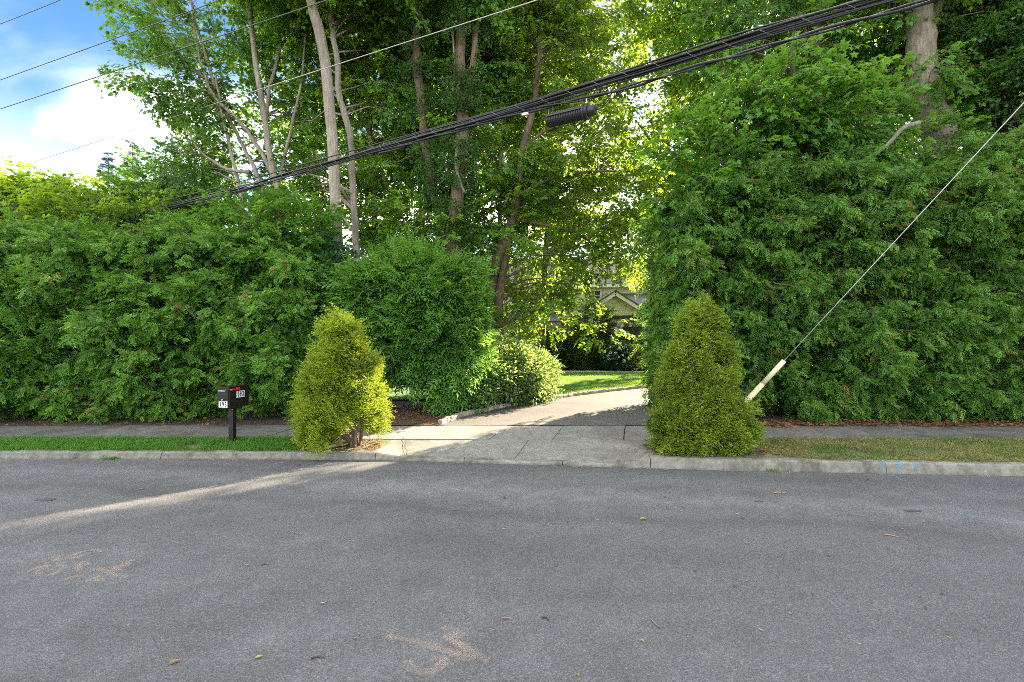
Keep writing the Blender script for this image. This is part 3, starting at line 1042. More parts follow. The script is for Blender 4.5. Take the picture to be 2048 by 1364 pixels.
def lawn_pt(r):
    t = r.random()
    x = r.uniform(-3, 9)
    lo = np.interp(x, [q.x for q in lawn_near], [q.y for q in lawn_near])
    hi = np.interp(x, [q.x for q in lawn_far], [q.y for q in lawn_far])
    return x, lerp(lo + .04, hi, t)
scatter_flat('lawn_grass', 4200, lawn_pt, lambda x, y: H(y) + .014, 'lawn', .7, 1.2)
def mul_pt(r):
    a, b = resamp_cache[r.randrange(len(resamp_cache))]
    q = a.lerp(b, r.random())
    return q.x + r.uniform(-.05, .05), q.y
resamp_cache = list(zip(resamp(mul_l, 40), resamp(mul_r, 40)))
scatter_flat('bark_litter', 420, mul_pt, lambda x, y: H(y) + .008, 'litter', .5, .9)
def under_hedge(x0, x1, y0, y1):
    return lambda r: (r.uniform(x0, x1), y0 + (y1 - y0) * r.random() ** 1.6)
scatter_flat('leaf_litter', 420, under_hedge(3.4, 12, SW1 - .07, 9.9), lambda x, y: max(sw_z(x, min(y, SW1)), ground_z(x, y)) + .012, 'litter', .6, 1.3)
scatter_flat('leaf_litter', 160, under_hedge(-12, -2.5, SW1 - .03, 9.8), lambda x, y: max(sw_z(x, min(y, SW1)), ground_z(x, y)) + .01, 'litter', .4, .8)
scatter_flat('leaf_litter', 110, lambda r: (r.choice([-1, 1]) * 0 + r.uniform(2.05, 4.0), r.uniform(6.8, 8.0)), verge_z, 'litter', .4, .9)
scatter_flat('leaf_litter', 90, lambda r: (r.uniform(-3.6, -2.1), r.uniform(7.4, 8.0)), verge_z, 'litter', .4, .8)

for xa, xb, key_, n_ in ((-13, -3.5, 'grass', 330), (3.9, 12, 'grass_dry', 260)):
    P_ = []
    while len(P_) < n_:
        x = rg.uniform(xa, xb)
        if noise.noise(Vector((x * 1.7, 0, 9))) > -.1:
            P_.append((x, K(x) + rg.uniform(.11, .17), C(x) + .002))
    foliage('grass' if key_ == 'grass' else 'dry_grass', P_, [(rg.uniform(.2, .9), rg.uniform(-.3, .3), rg.uniform(-.5, .5)) for _ in P_], [rg.uniform(.35, .8) for _ in P_], key_)
P_ = []
while len(P_) < 150:
    x = rg.uniform(-12, 12)
    if noise.noise(Vector((x * 1.1, 4, 9))) > -.15:
        P_.append((x, K(x) - abs(rg.gauss(0, .05)) - .01, road_z(x, K(x) - .05) + .001))
foliage('gutter_litter', P_, [(0, 0, rg.uniform(0, 6.28)) for _ in P_], [rg.uniform(.12, .3) for _ in P_], 'litter_pale')

# ------------------------------------------------------------------ hedges
def twigs_on(parent, name, spots, rng, mat, L=(.35, .9)):
    mb = MB()
    for p in spots:
        d = Vector((rng.uniform(-1, 1), rng.uniform(-.5, .1), rng.uniform(-.5, .9))).normalized()
        n = 5
        P = [Vector(p)]
        ln = rng.uniform(*L)
        for i in range(n):
            d = (d + rv(rng, .38)).normalized()
            P.append(P[-1] + d * ln / n)
            if i in (1, 3):
                e = (d + rv(rng, .9)).normalized()
                mb.tube([P[-1], P[-1] + e * ln * .2, P[-1] + e * ln * .34 + Vector((0, 0, -.03))], [.004, .003, .0015], 3, 0, False)
        mb.tube(P, [.008, .007, .005, .004, .003, .002], 4, 0, False)
    o = mb.build(name, mat, parent)
    o['kind'] = 'stuff'
    return o

def hedge(name, label, x0, x1, fy, top, thick, key, seed, dens=34, trunks=8, cat='hedge', scale=(.8, 1.35), bump=.5, gap=None, ends=True, twig_n=40):
    rng = random.Random(seed)
    root = thing(name, label, cat)
    pts, rots, sc = [], [], []
    area_n = int((x1 - x0) * 5.0 * dens)
    def put(x, y, z, d, yaw=.8, big=1.0):
        pts.append((x, y, z)); rots.append(outward(d, rng, yaw, .55, .7)); sc.append(rng.uniform(*scale) * big)
    spots = []
    cents = []
    for _ in range(int((x1 - x0) * 5.0 * 8.0)):
        cents.append((rng.uniform(x0, x1), .2 + rng.random() * 6.3, rng.uniform(-.08, .42)))
    for layer, (dep, fr) in enumerate(((0.0, 1.0), (.30, .8), (.62, .75), (1.1, .8), (thick - .2, .5))):
        for _ in range(int(area_n * fr)):
            x = rng.uniform(x0, x1)
            prot = 0.0
            T = top(x) + (.5 * noise.noise(Vector((x * 1.3, seed, 0))) + .28 * noise.noise(Vector((x * 3.7, seed, 4))))
            z = .16 + (T - .16) * rng.random() ** .92
            if layer < 2 and rng.random() < .85:
                for _k in range(8):
                    cx_, cz_, cp_ = rng.choice(cents)
                    if cz_ < top(cx_): break
                gx, gz = rng.gauss(0, .12), rng.gauss(0, .09)
                x, z = cx_ + gx, cz_ + gz
                prot = cp_ * max(0, 1 - (gx * gx + gz * gz) * 12)
                T = top(x) + (.5 * noise.noise(Vector((x * 1.3, seed, 0))) + .28 * noise.noise(Vector((x * 3.7, seed, 4))))
            if z > T or z < .12 or (z < .36 and layer < 3 and rng.random() < .45): continue
            if gap and gap(x, z): continue
            v = z / T
            b = bump * noise.noise(Vector((x * .75, z * .75, seed))) + .5 * bump * noise.noise(Vector((x * 2.1, z * 2.1, seed + 9)))
            if layer == 0 and noise.noise(Vector((x * 2.6, z * 2.6, seed + 30))) < -.12: continue      # holes into the dark
            y = fy(x) + dep - prot - b + .55 * max(0, v - .75) ** 1.2 * 2.2 + (.20 * (1 - min(1, z / .7)) if z < .7 else 0) + rng.uniform(-.07, .07)
            put(x, y, z, (rng.uniform(-.6, .6), -1, -.25) if layer < 3 else (rng.uniform(-1, 1), rng.uniform(-1, 1), .1), .7 if layer < 3 else 3.1, 1.0 if layer < 2 else (1.3 if layer == 2 else 1.9))
            if layer == 0 and len(spots) < twig_n and rng.random() < .02:
                spots.append((x, y - .02, z))
    for _ in range(int((x1 - x0) * thick * dens * .8)):      # the top
        x = rng.uniform(x0, x1); dy = rng.uniform(.1, thick)
        T = top(x) + (.5 * noise.noise(Vector((x * 1.3, seed, 0))) + .28 * noise.noise(Vector((x * 3.7, seed, 4)))) + .3 * noise.noise(Vector((x * 1.9, dy * 1.9, seed)))
        if gap and gap(x, T): continue
        put(x, fy(x) + .3 + dy, T - rng.random() * .35, (rng.uniform(-1, 1), rng.uniform(-1, 1), .7), 1)
    if ends:
        for xe, sg in ((x0, -1), (x1, 1)):
            for _ in range(int(thick * 5 * dens * .9)):
                T = top(xe)
                z = .2 + (T - .2) * rng.random()
                dy = rng.uniform(0, thick)
                b = .35 * bump * noise.noise(Vector((dy * .9 + 5, z * .8, seed + 3)))
                put(xe + sg * (b + rng.uniform(-.25, .05)), fy(xe) + dy, z, (sg, rng.uniform(-.6, .6), -.2))
    foliage('foliage', pts, rots, sc, key, root)
    for i in range(trunks):
        mb = MB()
        x = lerp(x0 + .3, x1 - .3, (i + .5) / trunks) + rng.uniform(-.25, .25)
        y = fy(x) + thick * .42
        T = top(x)
        P = [Vector((x, y, .05))]
        for k in range(1, 6):
            P.append(Vector((x + rng.uniform(-.1, .1), y + rng.uniform(-.1, .1), .1 + (T - .5) * k / 5)))
        mb.tube(P, [.07, .06, .05, .04, .03, .012], 6, 0)
        for k in range(16):
            a = P[rng.randrange(0, 5)].lerp(P[rng.randrange(1, 5)], rng.random())
            d = Vector((rng.uniform(-1, 1), rng.uniform(-1, .5), rng.uniform(-.1, .6))).normalized()
            e = a + d * .45
            mb.tube([a, e, e + (d + rv(rng, .5)).normalized() * .4], [.014, .009, .003], 4, 0, False)
        mb.build('trunk', M['bark_dark'], root)
    if spots:
        twigs_on(root, 'twig', spots, rng, M['twig'])
    return root

def top_left(x):
    return float(np.interp(x, [-14, -10.2, -8.4, -6.9, -5.9, -5.2, -4.4], [4.2, 4.1, 4.0, 4.2, 4.0, 3.95, 3.4]))
hedge('evergreen_hedge', 'long overgrown green hedge behind the mailbox along the grassy side of the sidewalk', -14, -4.35,
      lambda x: 9.75 + .05 * math.sin(x), top_left, 1.7, 'hedge_l', 3, 60, 11, scale=(.55, .95), bump=.55,
      gap=lambda x, z: x > -5.6 and noise.noise(Vector((x * 1.7, z * 1.3, 44))) > .12 + (-4.3 - x) * .45)
def top_right(x):
    return float(np.interp(x, [3.1, 4.0, 5.0, 6.5, 7.6, 8.8, 10.0, 11.2, 14, 22], [4.4, 5.0, 5.5, 5.6, 5.4, 5.3, 6.0, 6.3, 6.3, 6.2]))
hedge('arborvitae_hedge', 'tall dense arborvitae hedge behind the guy wire, wall of feathery dark green sprays', 3.5, 16,
      lambda x: 10.0 - .03 * (x - 3), top_right, 2.2, 'hedge_r', 5, 62, 13, bump=.5, scale=(.55, 1.0), twig_n=90)

# ------------------------------------------------------------------ shrubs
def blob_points(rng, blobs, n, shell=.5, flat=1.0, noise_amp=.25, fs=1.3, seed=0, hole=None):
    """points and outward directions in a union of ellipsoids (centre, radii); more of them near the skin"""
    vol = [b[1][0] * b[1][1] * b[1][2] for b in blobs]
    sa = [v ** .67 for v in vol]
    out = []
    tries = 0
    while len(out) < n and tries < n * 30:
        tries += 1
        k = rng.choices(range(len(blobs)), sa)[0]
        c, rd = blobs[k]
        d = Vector((rng.gauss(0, 1), rng.gauss(0, 1), rng.gauss(0, 1))).normalized()
        r_ = rng.random() ** (1 / 3.0) if rng.random() > shell else rng.uniform(.82, 1.02)
        r_ *= 1 + noise_amp * noise.noise(Vector((d.x * fs, d.y * fs, d.z * fs + k * 3.1 + seed)))
        p = Vector((c[0] + d.x * rd[0] * r_, c[1] + d.y * rd[1] * r_, c[2] + d.z * rd[2] * r_))
        if hole and hole(p): continue
        ins = False
        if rng.random() < .75:
            for j, (c2, r2) in enumerate(blobs):
                if j != k and ((p.x - c2[0]) / r2[0]) ** 2 + ((p.y - c2[1]) / r2[1]) ** 2 + ((p.z - c2[2]) / r2[2]) ** 2 < .55:
                    ins = True
                    break
        if ins: continue
        out.append((p, d))
    return out

def shrub(name, label, cat, blobs, n, key, seed, scale=(.8, 1.2), stems=5, base=None, stem_mat=None, up=.0, shell=.6, group=None, noise_amp=.25, minz=.2, hole=None, stem_r=.03, yaw=.9, fs=1.6, clump=1):
    rng = random.Random(seed)
    root = thing(name, label, cat, group)
    pts, rots, sc = [], [], []
    hf = lambda p: p.z < minz or (hole(p) if hole else False)
    for p, d in blob_points(rng, blobs, n // clump, shell, noise_amp=noise_amp, seed=seed, hole=hf, fs=fs):
        d0 = (d + Vector((0, 0, up)) + rv(rng, .35)).normalized()
        s0 = rng.uniform(*scale)
        for k in range(clump):
            q = p + (rv(rng, .075) if k else Vector()) + d0 * (rng.uniform(-.08, .05) if k else 0)
            pts.append(tuple(q))
            rots.append(outward((d0 + rv(rng, .3)).normalized(), rng, yaw if clump == 1 else .4, .5 if clump == 1 else .35, .7))
            sc.append(s0 * rng.uniform(.8, 1.15))
    foliage('foliage', pts, rots, sc, key, root)
    if stems:
        b = Vector(base)
        for i in range(stems):
            mb = MB()
            c, rd = blobs[rng.randrange(len(blobs))]
            e = Vector((c[0] + rng.uniform(-.7, .7) * rd[0], c[1] + rng.uniform(-.5, .5) * rd[1], c[2] + rng.uniform(0, .6) * rd[2]))
            s = b + Vector((rng.uniform(-.12, .12), rng.uniform(-.08, .08), -.04))
            m1 = s.lerp(e, .4) + Vector((rng.uniform(-.1, .1), 0, .12))
            mb.tube([s, m1, s.lerp(e, .75) + rv(rng, .06), e], [stem_r, stem_r * .8, stem_r * .5, stem_r * .25], 5, 0)
            for k in range(5):
                a = m1.lerp(e, rng.random())
                q = a + Vector((rng.uniform(-1, 1), rng.uniform(-1, .3), rng.uniform(-.2, .7))).normalized() * rng.uniform(.2, .5) * min(1, rd[0])
                mb.tube([a, a.lerp(q, .5) + rv(rng, .04), q], [stem_r * .35, stem_r * .25, .003], 4, 0, False)
            mb.build('stem', stem_mat or M['twig'], root)
    return root

def cone_blobs(cx, cy, z0, h, rad, n=6, skew=0.0, prof=None):
    out = []
    for i in range(n):
        t = (i + .35) / n
        r_ = rad * (prof(t) if prof else (1 - t) ** .75)
        out.append(((cx + skew * t, cy, z0 + h * t), (r_, r_ * .9, h / n * .95)))
    return out

p_gl = lambda t: float(np.interp(t, [0, .12, .3, .5, .7, .85, .97, 1], [.93, 1.0, .97, .82, .60, .42, .17, .1]))
p_gr = lambda t: float(np.interp(t, [0, .12, .28, .4, .55, .7, .85, .96, 1], [.95, 1.02, .98, .93, .85, .70, .52, .30, .16]))
bl = cone_blobs(-2.72, 7.66, .2, 1.95, .58, 11, 0.03, p_gl) + [((-2.42, 7.6, 1.25), (.27, .28, .3)), ((-2.3, 7.6, .72), (.24, .26, .3)), ((-3.08, 7.55, .5), (.25, .3, .26)), ((-2.95, 7.5, 1.05), (.24, .25, .3))]
shrub('golden_cypress', 'smaller golden cypress with a bare stemmy foot, beside the drive towards the mailbox', 'shrub', bl, 2000, 'gold', 61, (.6, 1.1), 7, (-2.5, 7.66, .1), M['bark_brown'], .35, .62, 'golden cypresses flanking the driveway', .2, .24, fs=3.0, clump=5,
      hole=lambda p: (p.z < .58 and -2.72 < p.x < -2.25 and noise.noise(p * 3) > -.35))
br = cone_blobs(2.82, 7.34, .18, 2.2, .53, 12, .03, p_gr) + [((2.44, 7.16, .42), (.33, .33, .27)), ((3.2, 7.2, .52), (.34, .36, .34)), ((2.88, 7.1, .38), (.42, .27, .24))]
shrub('golden_cypress', 'taller golden cypress with a wide skirt, growing round the foot of the guy wire', 'shrub', br, 2600, 'gold_r', 62, (.6, 1.1), 7, (2.9, 7.3, .1), M['bark_brown'], .3, .62, 'golden cypresses flanking the driveway', .2, .2, fs=3.0, clump=5)

# the big rounded shrub and its neighbours left of the driveway
wb = [(W(830, 585, 11.0), (1.1, .9, .72)), (W(765, 610, 11.0), (.82, .8, .72)), (W(893, 600, 11.0), (.62, .8, .62)), (W(850, 660, 10.9), (1.15, .9, .8)), (W(800, 720, 10.9), (.9, .7, .55)), (W(905, 720, 10.8), (.6, .6, .55)), (W(715, 640, 11.2), (.45, .6, .7)), (W(880, 770, 10.7), (.38, .4, .4))]
shrub('wisteria_shrub', 'big rounded shrub of arching pinnate leaves on a dark trunk, above the mulch bed', 'shrub', wb, 2400, 'wist', 64, (.9, 1.5), 6, (G(872, 838).x, 10.6, .12), M['bark_dark'], .1, .65, None, .42, .5, stem_r=.07,
      hole=lambda p: (p.z < 1.05 and p.x < -1.62 and noise.noise(p * 1.5) > -.45) or noise.noise(p * 1.9 + Vector((3, 1, 7))) < -.33)
lb = [(W(970, 755, 11.7), (.62, .62, .5)), (W(1028, 752, 12.3), (.66, .7, .55)), (W(1064, 755, 12.8), (.48, .62, .48)), (W(935, 765, 11.1), (.40, .45, .42)), (W(1000, 735, 12.6), (.8, .6, .45)), (W(920, 705, 11.5), (.5, .55, .5))]
shrub('flowering_shrub', 'low pale green leafy shrub spreading over the block edging of the driveway', 'shrub', lb, 2700, 'pale', 65, (.8, 1.2), 8, (G(985, 812).x, 11.8, .18), M['bark_brown'], .1, .65, None, .3, .42)
ub = [(W(600, 640, 11.8), (.7, .6, .9)), (W(640, 560, 12.0), (.8, .7, .7)), (W(560, 720, 11.4), (.7, .5, .7)), (W(690, 720, 11.8), (.55, .6, .7)), (W(630, 740, 11.6), (.6, .5, .55))]
shrub('understorey_shrub', 'dark broad-leaved shrub in the shade between the hedge and the big rounded shrub', 'shrub', ub, 1100, 'under', 66, (.8, 1.3), 6, (-4.7, 11.8, .15), M['bark_dark'], .1, .5, None, .3, .25)
shrub('understorey_shrub', 'loose bright maple sapling rising above the hedge end under the pale trunks', 'shrub', [(W(520, 480, 11.6), (.85, .6, .6)), (W(580, 465, 11.9), (.6, .6, .45)), (W(560, 545, 11.6), (.7, .6, .5))], 340, 'maple_fresh', 67, (.7, 1.05), 4, (-5.2, 11.9, .15), M['bark_grey'], .2, .4, None, .3, .3)

# ------------------------------------------------------------------ trees
def px_path(pts, Y):
    return [W(p[0], p[1], p[2] if len(p) > 2 else Y) for p in pts]

def smooth_path(P, k=3):
    out = []
    n = len(P)
    for i in range(n - 1):
        p0, p1, p2, p3 = P[max(0, i - 1)], P[i], P[i + 1], P[min(n - 1, i + 2)]
        for j in range(k):
            t = j / k
            out.append(.5 * ((2 * p1) + (p2 - p0) * t + (2 * p0 - 5 * p1 + 4 * p2 - p3) * t * t + (3 * p1 - p0 - 3 * p2 + p3) * t ** 3))
    out.append(P[-1])
    return out

def tree(name, label, stems, blobs, key, seed, bark, nclump=60, per=16, clump_r=.62, scale=(.85, 1.3), cat='tree', group=None, limbs=True, ivy=None, flat=.5, clump_frac=.8, dead=None, lean=0.0):
    """stems: list of (px path bottom to top, depth, width in px at the foot, at the top); blobs: (px, py, depth, rx_px, ry_px, r_depth_m)"""
    rng = random.Random(seed)
    root = thing(name, label, cat, group)
    nodes = []
    for path, Y, w0, w1 in stems:
        P = px_path(path, Y)
        if P[0].z < 1.2 or True:
            pass
        P = smooth_path(P, 4)
        n = len(P)
        P = [p + Vector((rng.uniform(-.02, .02), rng.uniform(-.02, .02), 0)) for p in P]
        rad = [lerp(w0, w1, i / (n - 1)) / 2 / F * Y for i in range(n)]
        if path[0][1] > 700:
            rad[0] *= 1.35; rad[1] *= 1.12
        mb = MB()
        mb.tube(P, rad, 10, 0, True, .5, .10, rng)
        mb.build('trunk' if w0 >= 9 else 'limb', bark, root, True)
        nodes += [(p, r_) for p, r_ in zip(P[n // 4:], rad[n // 4:])]
    # clumps of sprays
    B = []
    for b in blobs:
        c = W(b[0], b[1], b[2])
        s = b[2] / F
        B.append((c, (b[3] * s, b[5], b[4] * s)))
    pts, rots, sc = [], [], []
    cl = blob_points(rng, B, nclump, .35, noise_amp=.3, seed=seed)
    mb = MB()
    for p, d in cl:
        for _ in range(max(3, int(per * rng.uniform(.6, 1.3)))):
            e = Vector((rng.gauss(0, 1), rng.gauss(0, 1), rng.gauss(0, 1) * flat)) * clump_r * .55
            q = p + e
            if q.z < .5: continue
            pts.append(tuple(q))
            dd = (e.normalized() * .8 + d * .8 + Vector((0, 0, -.1))).normalized()
            rots.append(outward(dd, rng, .6, .35, .45))
            sc.append(rng.uniform(*scale))
        if limbs and nodes:
            best = None
            for a, r_ in nodes:
                dz = p.z - a.z
                dist = (p - a).length + (2.5 if dz < .2 else 0) + abs(dz - .4 * (p - a).length) * .4
                if best is None or dist < best[0]:
                    best = (dist, a, r_)
            _, a, r_ = best
            ln = (p - a).length
            if ln < 6.5:
                m1 = a.lerp(p, .35) + Vector((0, 0, .10 * ln)) + rv(rng, .05 * ln)
                m2 = a.lerp(p, .7) + Vector((0, 0, .08 * ln)) + rv(rng, .05 * ln)
                rr = min(r_ * .45, .008 + .009 * ln)
                mb.tube([a, m1, m2, p], [rr, rr * .8, rr * .55, .004], 5, 0, False)
                for _ in range(2):
                    e = p + rv(rng, clump_r * .8)
                    mb.tube([m2, m2.lerp(e, .5) + rv(rng, .05), e], [rr * .45, rr * .3, .003], 3, 0, False)
    if mb.v:
        o = mb.build('branches', bark, root)
        o['kind'] = 'stuff'
    foliage('crown', pts, rots, sc, key, root)
    if ivy:
        ip, ir, isc = [], [], []
        for path, Y, w, n_, zlo in ivy:
            P = smooth_path(px_path(path, Y), 6)
            for _ in range(n_):
                i = rng.randrange(len(P) - 1)
                q = P[i].lerp(P[i + 1], rng.random())
                an = rng.uniform(0, 6.28)
                d = Vector((math.cos(an), math.sin(an), rng.uniform(-.3, .3)))
                if noise.noise(q * 1.1 + Vector((0, 0, seed))) < -.15: continue
                q = q + d * (w / 2 / F * Y) * rng.uniform(.8, 1.5)
                ip.append(tuple(q)); ir.append(outward(d, rng, .8, .7, .8)); isc.append(rng.uniform(.5, .9))
        foliage('ivy', ip, ir, isc, 'ivy', root)
    if dead:
        for path, Y, w0, w1 in dead:
            P = smooth_path(px_path(path, Y), 4)
            mb2 = MB()
            n = len(P)
            mb2.tube(P, [lerp(w0, w1, i / (n - 1)) / 2 / F * Y for i in range(n)], 7, 0, True, .5, .12, rng)
            mb2.build('dead_limb', M['deadwood'], root, True)
    return root

# 1: the many-stemmed maple at the open sky
tree('maple_tree', 'maple fanning into many pale stems against the open sky, above the hedge by the mailbox',
     [([(552, 850), (553, 700), (555, 560), (557, 400), (543, 325), (523, 191), (506, 85), (495, -40)], 14.0, 18, 8),
      ([(553, 420), (549, 360), (513, 290), (475, 239), (427, 191), (400, 120), (385, 40)], 14.1, 10, 4),
      ([(540, 430), (513, 345), (492, 304), (468, 255), (440, 200), (395, 60), (380, -10)], 14.4, 9, 4),
      ([(500, 560), (482, 396), (472, 349), (458, 284), (446, 236), (430, 150)], 14.2, 9, 4),
      ([(556, 400), (564, 335), (581, 260), (602, 170), (612, 60)], 14.2, 8, 3),
      ([(500, 345), (455, 338), (420, 318), (398, 300), (372, 258)], 14.0, 7, 3),
      ([(530, 300), (535, 200), (560, 90), (580, -20)], 14.5, 8, 4)],
     [(420, 130, 15.4, 120, 115, 1.1), (500, 50, 15.6, 140, 105, 1.1), (350, 50, 14.6, 75, 70, 1), (340, 165, 14.4, 55, 50, .9), (395, 250, 15.2, 75, 50, .9),
      (500, 205, 15.8, 90, 80, 1), (440, -70, 14.8, 150, 110, 1.5), (600, 120, 16, 70, 140, 1.2), (575, 290, 16, 70, 60, 1), (385, 335, 14.6, 55, 26, .7), (470, 330, 15.8, 50, 40, .8), (360, 215, 14.2, 50, 30, .7), (540, -60, 15, 120, 100, 1.5), (430, 60, 13.6, 60, 40, .4), (390, 180, 13.6, 40, 30, .4)],
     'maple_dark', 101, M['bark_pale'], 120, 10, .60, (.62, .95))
# 2: tall pale straight trunk
tree('maple_tree', 'tall straight pale grey trunk standing behind the hedge, thickest of the slim trunks there',
     [([(682, 860), (681, 700), (677, 550), (668, 330), (651, 130), (622, 0), (604, -90)], 12.8, 24, 19)],
     [(600, -130, 13, 200, 110, 1.8), (720, -100, 13.4, 150, 90, 1.6), (560, -40, 13.6, 70, 60, 1)], 'maple', 102, M['bark_pale'], 50, 12, .62, (.8, 1.1))
tree('maple_tree', 'slender pale trunk with a kink, just beside the tall straight pale one',
     [([(718, 850), (716, 640), (714, 510), (708, 420), (700, 270), (680, 200), (675, 130), (658, 20), (650, -60)], 13.6, 15, 10)],
     [(690, 60, 15, 90, 110, 1.6), (760, 130, 15.2, 90, 110, 1.5), (640, 210, 15.6, 70, 110, 1.4), (700, 330, 15.8, 90, 90, 1.3), (720, -80, 14.5, 130, 90, 1.5), (620, 370, 16.4, 80, 60, 1)], 'maple', 103, M['bark_pale'], 65, 11, .62, (.75, 1.1))
tree('maple_tree', 'thin brownish trunk half hidden in leaves behind the kinked pale trunk',
     [([(757, 850), (753, 600), (750, 450), (742, 290), (735, 170), (731, 40)], 15.6, 14, 8)],
     [(800, 60, 16.5, 110, 110, 1.6), (780, 250, 16.5, 90, 100, 1.5), (740, 420, 16.5, 90, 80, 1.3), (820, 420, 16.5, 90, 90, 1.3), (690, 470, 16.2, 80, 60, 1)], 'maple', 104, M['bark_brown'], 70, 12, .65, (.85, 1.2))
tree('maple_tree', 'ivy-wrapped trunk leaning to meet the bigger ivy-clad trunk beside it',
     [([(905, 860), (903, 600), (898, 450), (868, 400), (856, 330), (846, 240), (836, 150), (834, 30), (830, -60)], 13.8, 24, 15)],
     [(840, -40, 14, 120, 90, 1.5), (850, 120, 15.5, 80, 110, 1.4), (840, 330, 15.2, 60, 80, 1), (880, 470, 14.6, 80, 60, .9)], 'maple', 105, M['bark_brown'], 45, 11, .6, (.75, 1.1),
     ivy=[([(905, 560), (895, 440), (856, 330), (836, 150), (830, 20)], 13.8, 30, 620, 0)])
tree('maple_tree', 'forked trunk hung with ivy and a swollen tangled foot, behind the big rounded shrub',
     [([(912, 860), (910, 600), (906, 470), (916, 380), (926, 240), (920, 150), (926, 0), (928, -70)], 13.5, 34, 17),
      ([(924, 260), (934, 200), (946, 130), (956, 0), (958, -60)], 13.5, 15, 11)],
     [(960, 40, 15.2, 100, 100, 1.5), (930, 200, 15.5, 80, 100, 1.2), (950, -60, 14, 120, 80, 1.4), (960, 330, 15, 70, 80, 1), (930, 480, 14, 90, 60, .8)], 'maple', 106, M['bark_brown'], 50, 11, .6, (.75, 1.1),
     ivy=[([(908, 580), (906, 470), (918, 330), (924, 150), (926, 0)], 13.5, 40, 900, 0), ([(924, 260), (946, 130), (958, -40)], 13.5, 20, 200, 0)],
     dead=[([(914, 300), (913, 335), (922, 370), (930, 385)], 13.2, 9, 4), ([(906, 190), (908, 120), (905, 60)], 13.3, 4, 3)])
tree('maple_tree', 'slim pale upright trunk with patchy bark next to the splice case hanging on the cables',
     [([(1002, 740), (1001, 520), (1000, 400), (1004, 250), (998, 140), (990, 50), (985, -60)], 15.4, 11, 7)],
     [(1010, 60, 16, 80, 120, 1.4), (1000, 220, 16.5, 60, 90, 1.2), (1000, 430, 16, 80, 70, 1)], 'maple', 107, M['bark_pale'], 60, 12, .6, (.8, 1.1))
tree('maple_tree', 'twin-footed brown maple behind the low shrub with a long limb reaching over the lawn',
     [([(950, 760), (962, 650), (975, 600), (990, 530), (1012, 470), (1027, 430), (1038, 364), (1045, 303), (1062, 233), (1075, 150), (1080, 60), (1082, -40)], 14.6, 26, 8),
      ([(988, 760), (991, 660), (997, 600), (1010, 520), (1020, 460)], 14.7, 22, 14),
      ([(1036, 395), (1060, 378), (1100, 358), (1152, 346), (1230, 342, 15.5)], 14.6, 9, 4),
      ([(1030, 440), (1090, 450), (1160, 470, 15.5), (1220, 520, 16.2)], 14.6, 7, 3),
      ([(1045, 300), (1085, 265), (1150, 235, 15), (1240, 190, 15.5)], 14.6, 7, 3)],
     [(1090, 120, 15.6, 120, 100, 2), (1180, 160, 16, 100, 80, 1.6), (1120, 300, 15.8, 110, 65, 1.6), (1190, 380, 16, 90, 65, 1.4), (1110, 440, 15.8, 90, 55, 1.2), (1195, 485, 16.2, 95, 42, 1.3), (1090, 540, 15.6, 90, 50, 1.2), (1060, 30, 15.5, 120, 90, 1.6), (1120, 560, 16, 60, 24, .9), (1060, 600, 15.8, 60, 36, .9), (1120, 635, 16.2, 55, 22, .7), (1185, 655, 16.2, 24, 10, .4), (1015, 655, 15, 40, 30, .6), (1265, 515, 16.6, 45, 20, .8), (1130, 0, 15.6, 140, 80, 1.6)],
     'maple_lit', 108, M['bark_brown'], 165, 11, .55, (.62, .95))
# sunlit maples standing further back over the lawn
tree('maple_tree', 'sunlit yellow-green maple behind the splice case, sky showing through its crown',
     [([(1085, 700), (1088, 560), (1100, 400), (1120, 220), (1140, 60)], 20.5, 12, 6), ([(1105, 380), (1180, 280), (1240, 180)], 20.5, 7, 3)],
     [(1060, 180, 20, 110, 140, 2), (1170, 90, 20.5, 120, 80, 2), (1180, 300, 21, 100, 80, 2), (1110, 380, 20.5, 110, 70, 1.8), (1080, 480, 20, 100, 60, 1.5), (1240, 420, 21.5, 70, 50, 1.4), (1210, 40, 21, 120, 50, 2)],
     'maple_lit', 109, M['bark_brown'], 125, 13, .85, (.8, 1.15))
tree('maple_tree', 'sunlit maple over the roof end, its branches closing the gap above the driveway',
     [([(1318, 720), (1322, 500), (1330, 330), (1350, 180), (1370, 40)], 19.8, 13, 6), ([(1330, 350), (1300, 280), (1270, 240)], 19.8, 7, 3)],
     [(1330, 300, 19.4, 70, 50, 1.5), (1290, 250, 19, 45, 30, 1.2), (1390, 230, 18.6, 60, 80, 1.5), (1345, 390, 19.4, 60, 45, 1.4), (1265, 480, 19.2, 45, 40, 1), (1280, 420, 19.4, 60, 40, 1), (1420, 80, 18.6, 80, 70, 1.6), (1390, -40, 18, 130, 60, 2)],
     'maple_lit', 110, M['bark_brown'], 115, 12, .62, (.75, 1.1))
# right of the driveway
tree('maple_tree', 'two slim trunks close together above the tall hedge, leaves hanging below the cables',
     [([(1640, 760), (1630, 480), (1620, 354), (1607, 280), (1590, 160), (1584, 101), (1587, 0), (1590, -60)], 14.0, 15, 11),
      ([(1655, 760), (1653, 480), (1650, 341), (1646, 270), (1643, 189), (1636, 101), (1636, -40)], 14.3, 18, 12),
      ([(1645, 260), (1625, 190), (1612, 110), (1610, 20)], 14.2, 8, 5),
      ([(1622, 318), (1600, 313), (1572, 312), (1545, 300)], 13.6, 5, 3)],
     [(1520, 100, 14.5, 110, 90, 1.6), (1650, 60, 15.6, 100, 90, 1.5), (1500, 10, 14.5, 120, 60, 1.6), (1720, 120, 15.4, 90, 90, 1.5), (1600, 210, 15.6, 90, 60, 1.3), (1710, 240, 15.4, 80, 60, 1.2), (1600, -60, 14.5, 200, 80, 2)],
     'maple_dark', 111, M['bark_grey'], 95, 12, .62, (.8, 1.15))
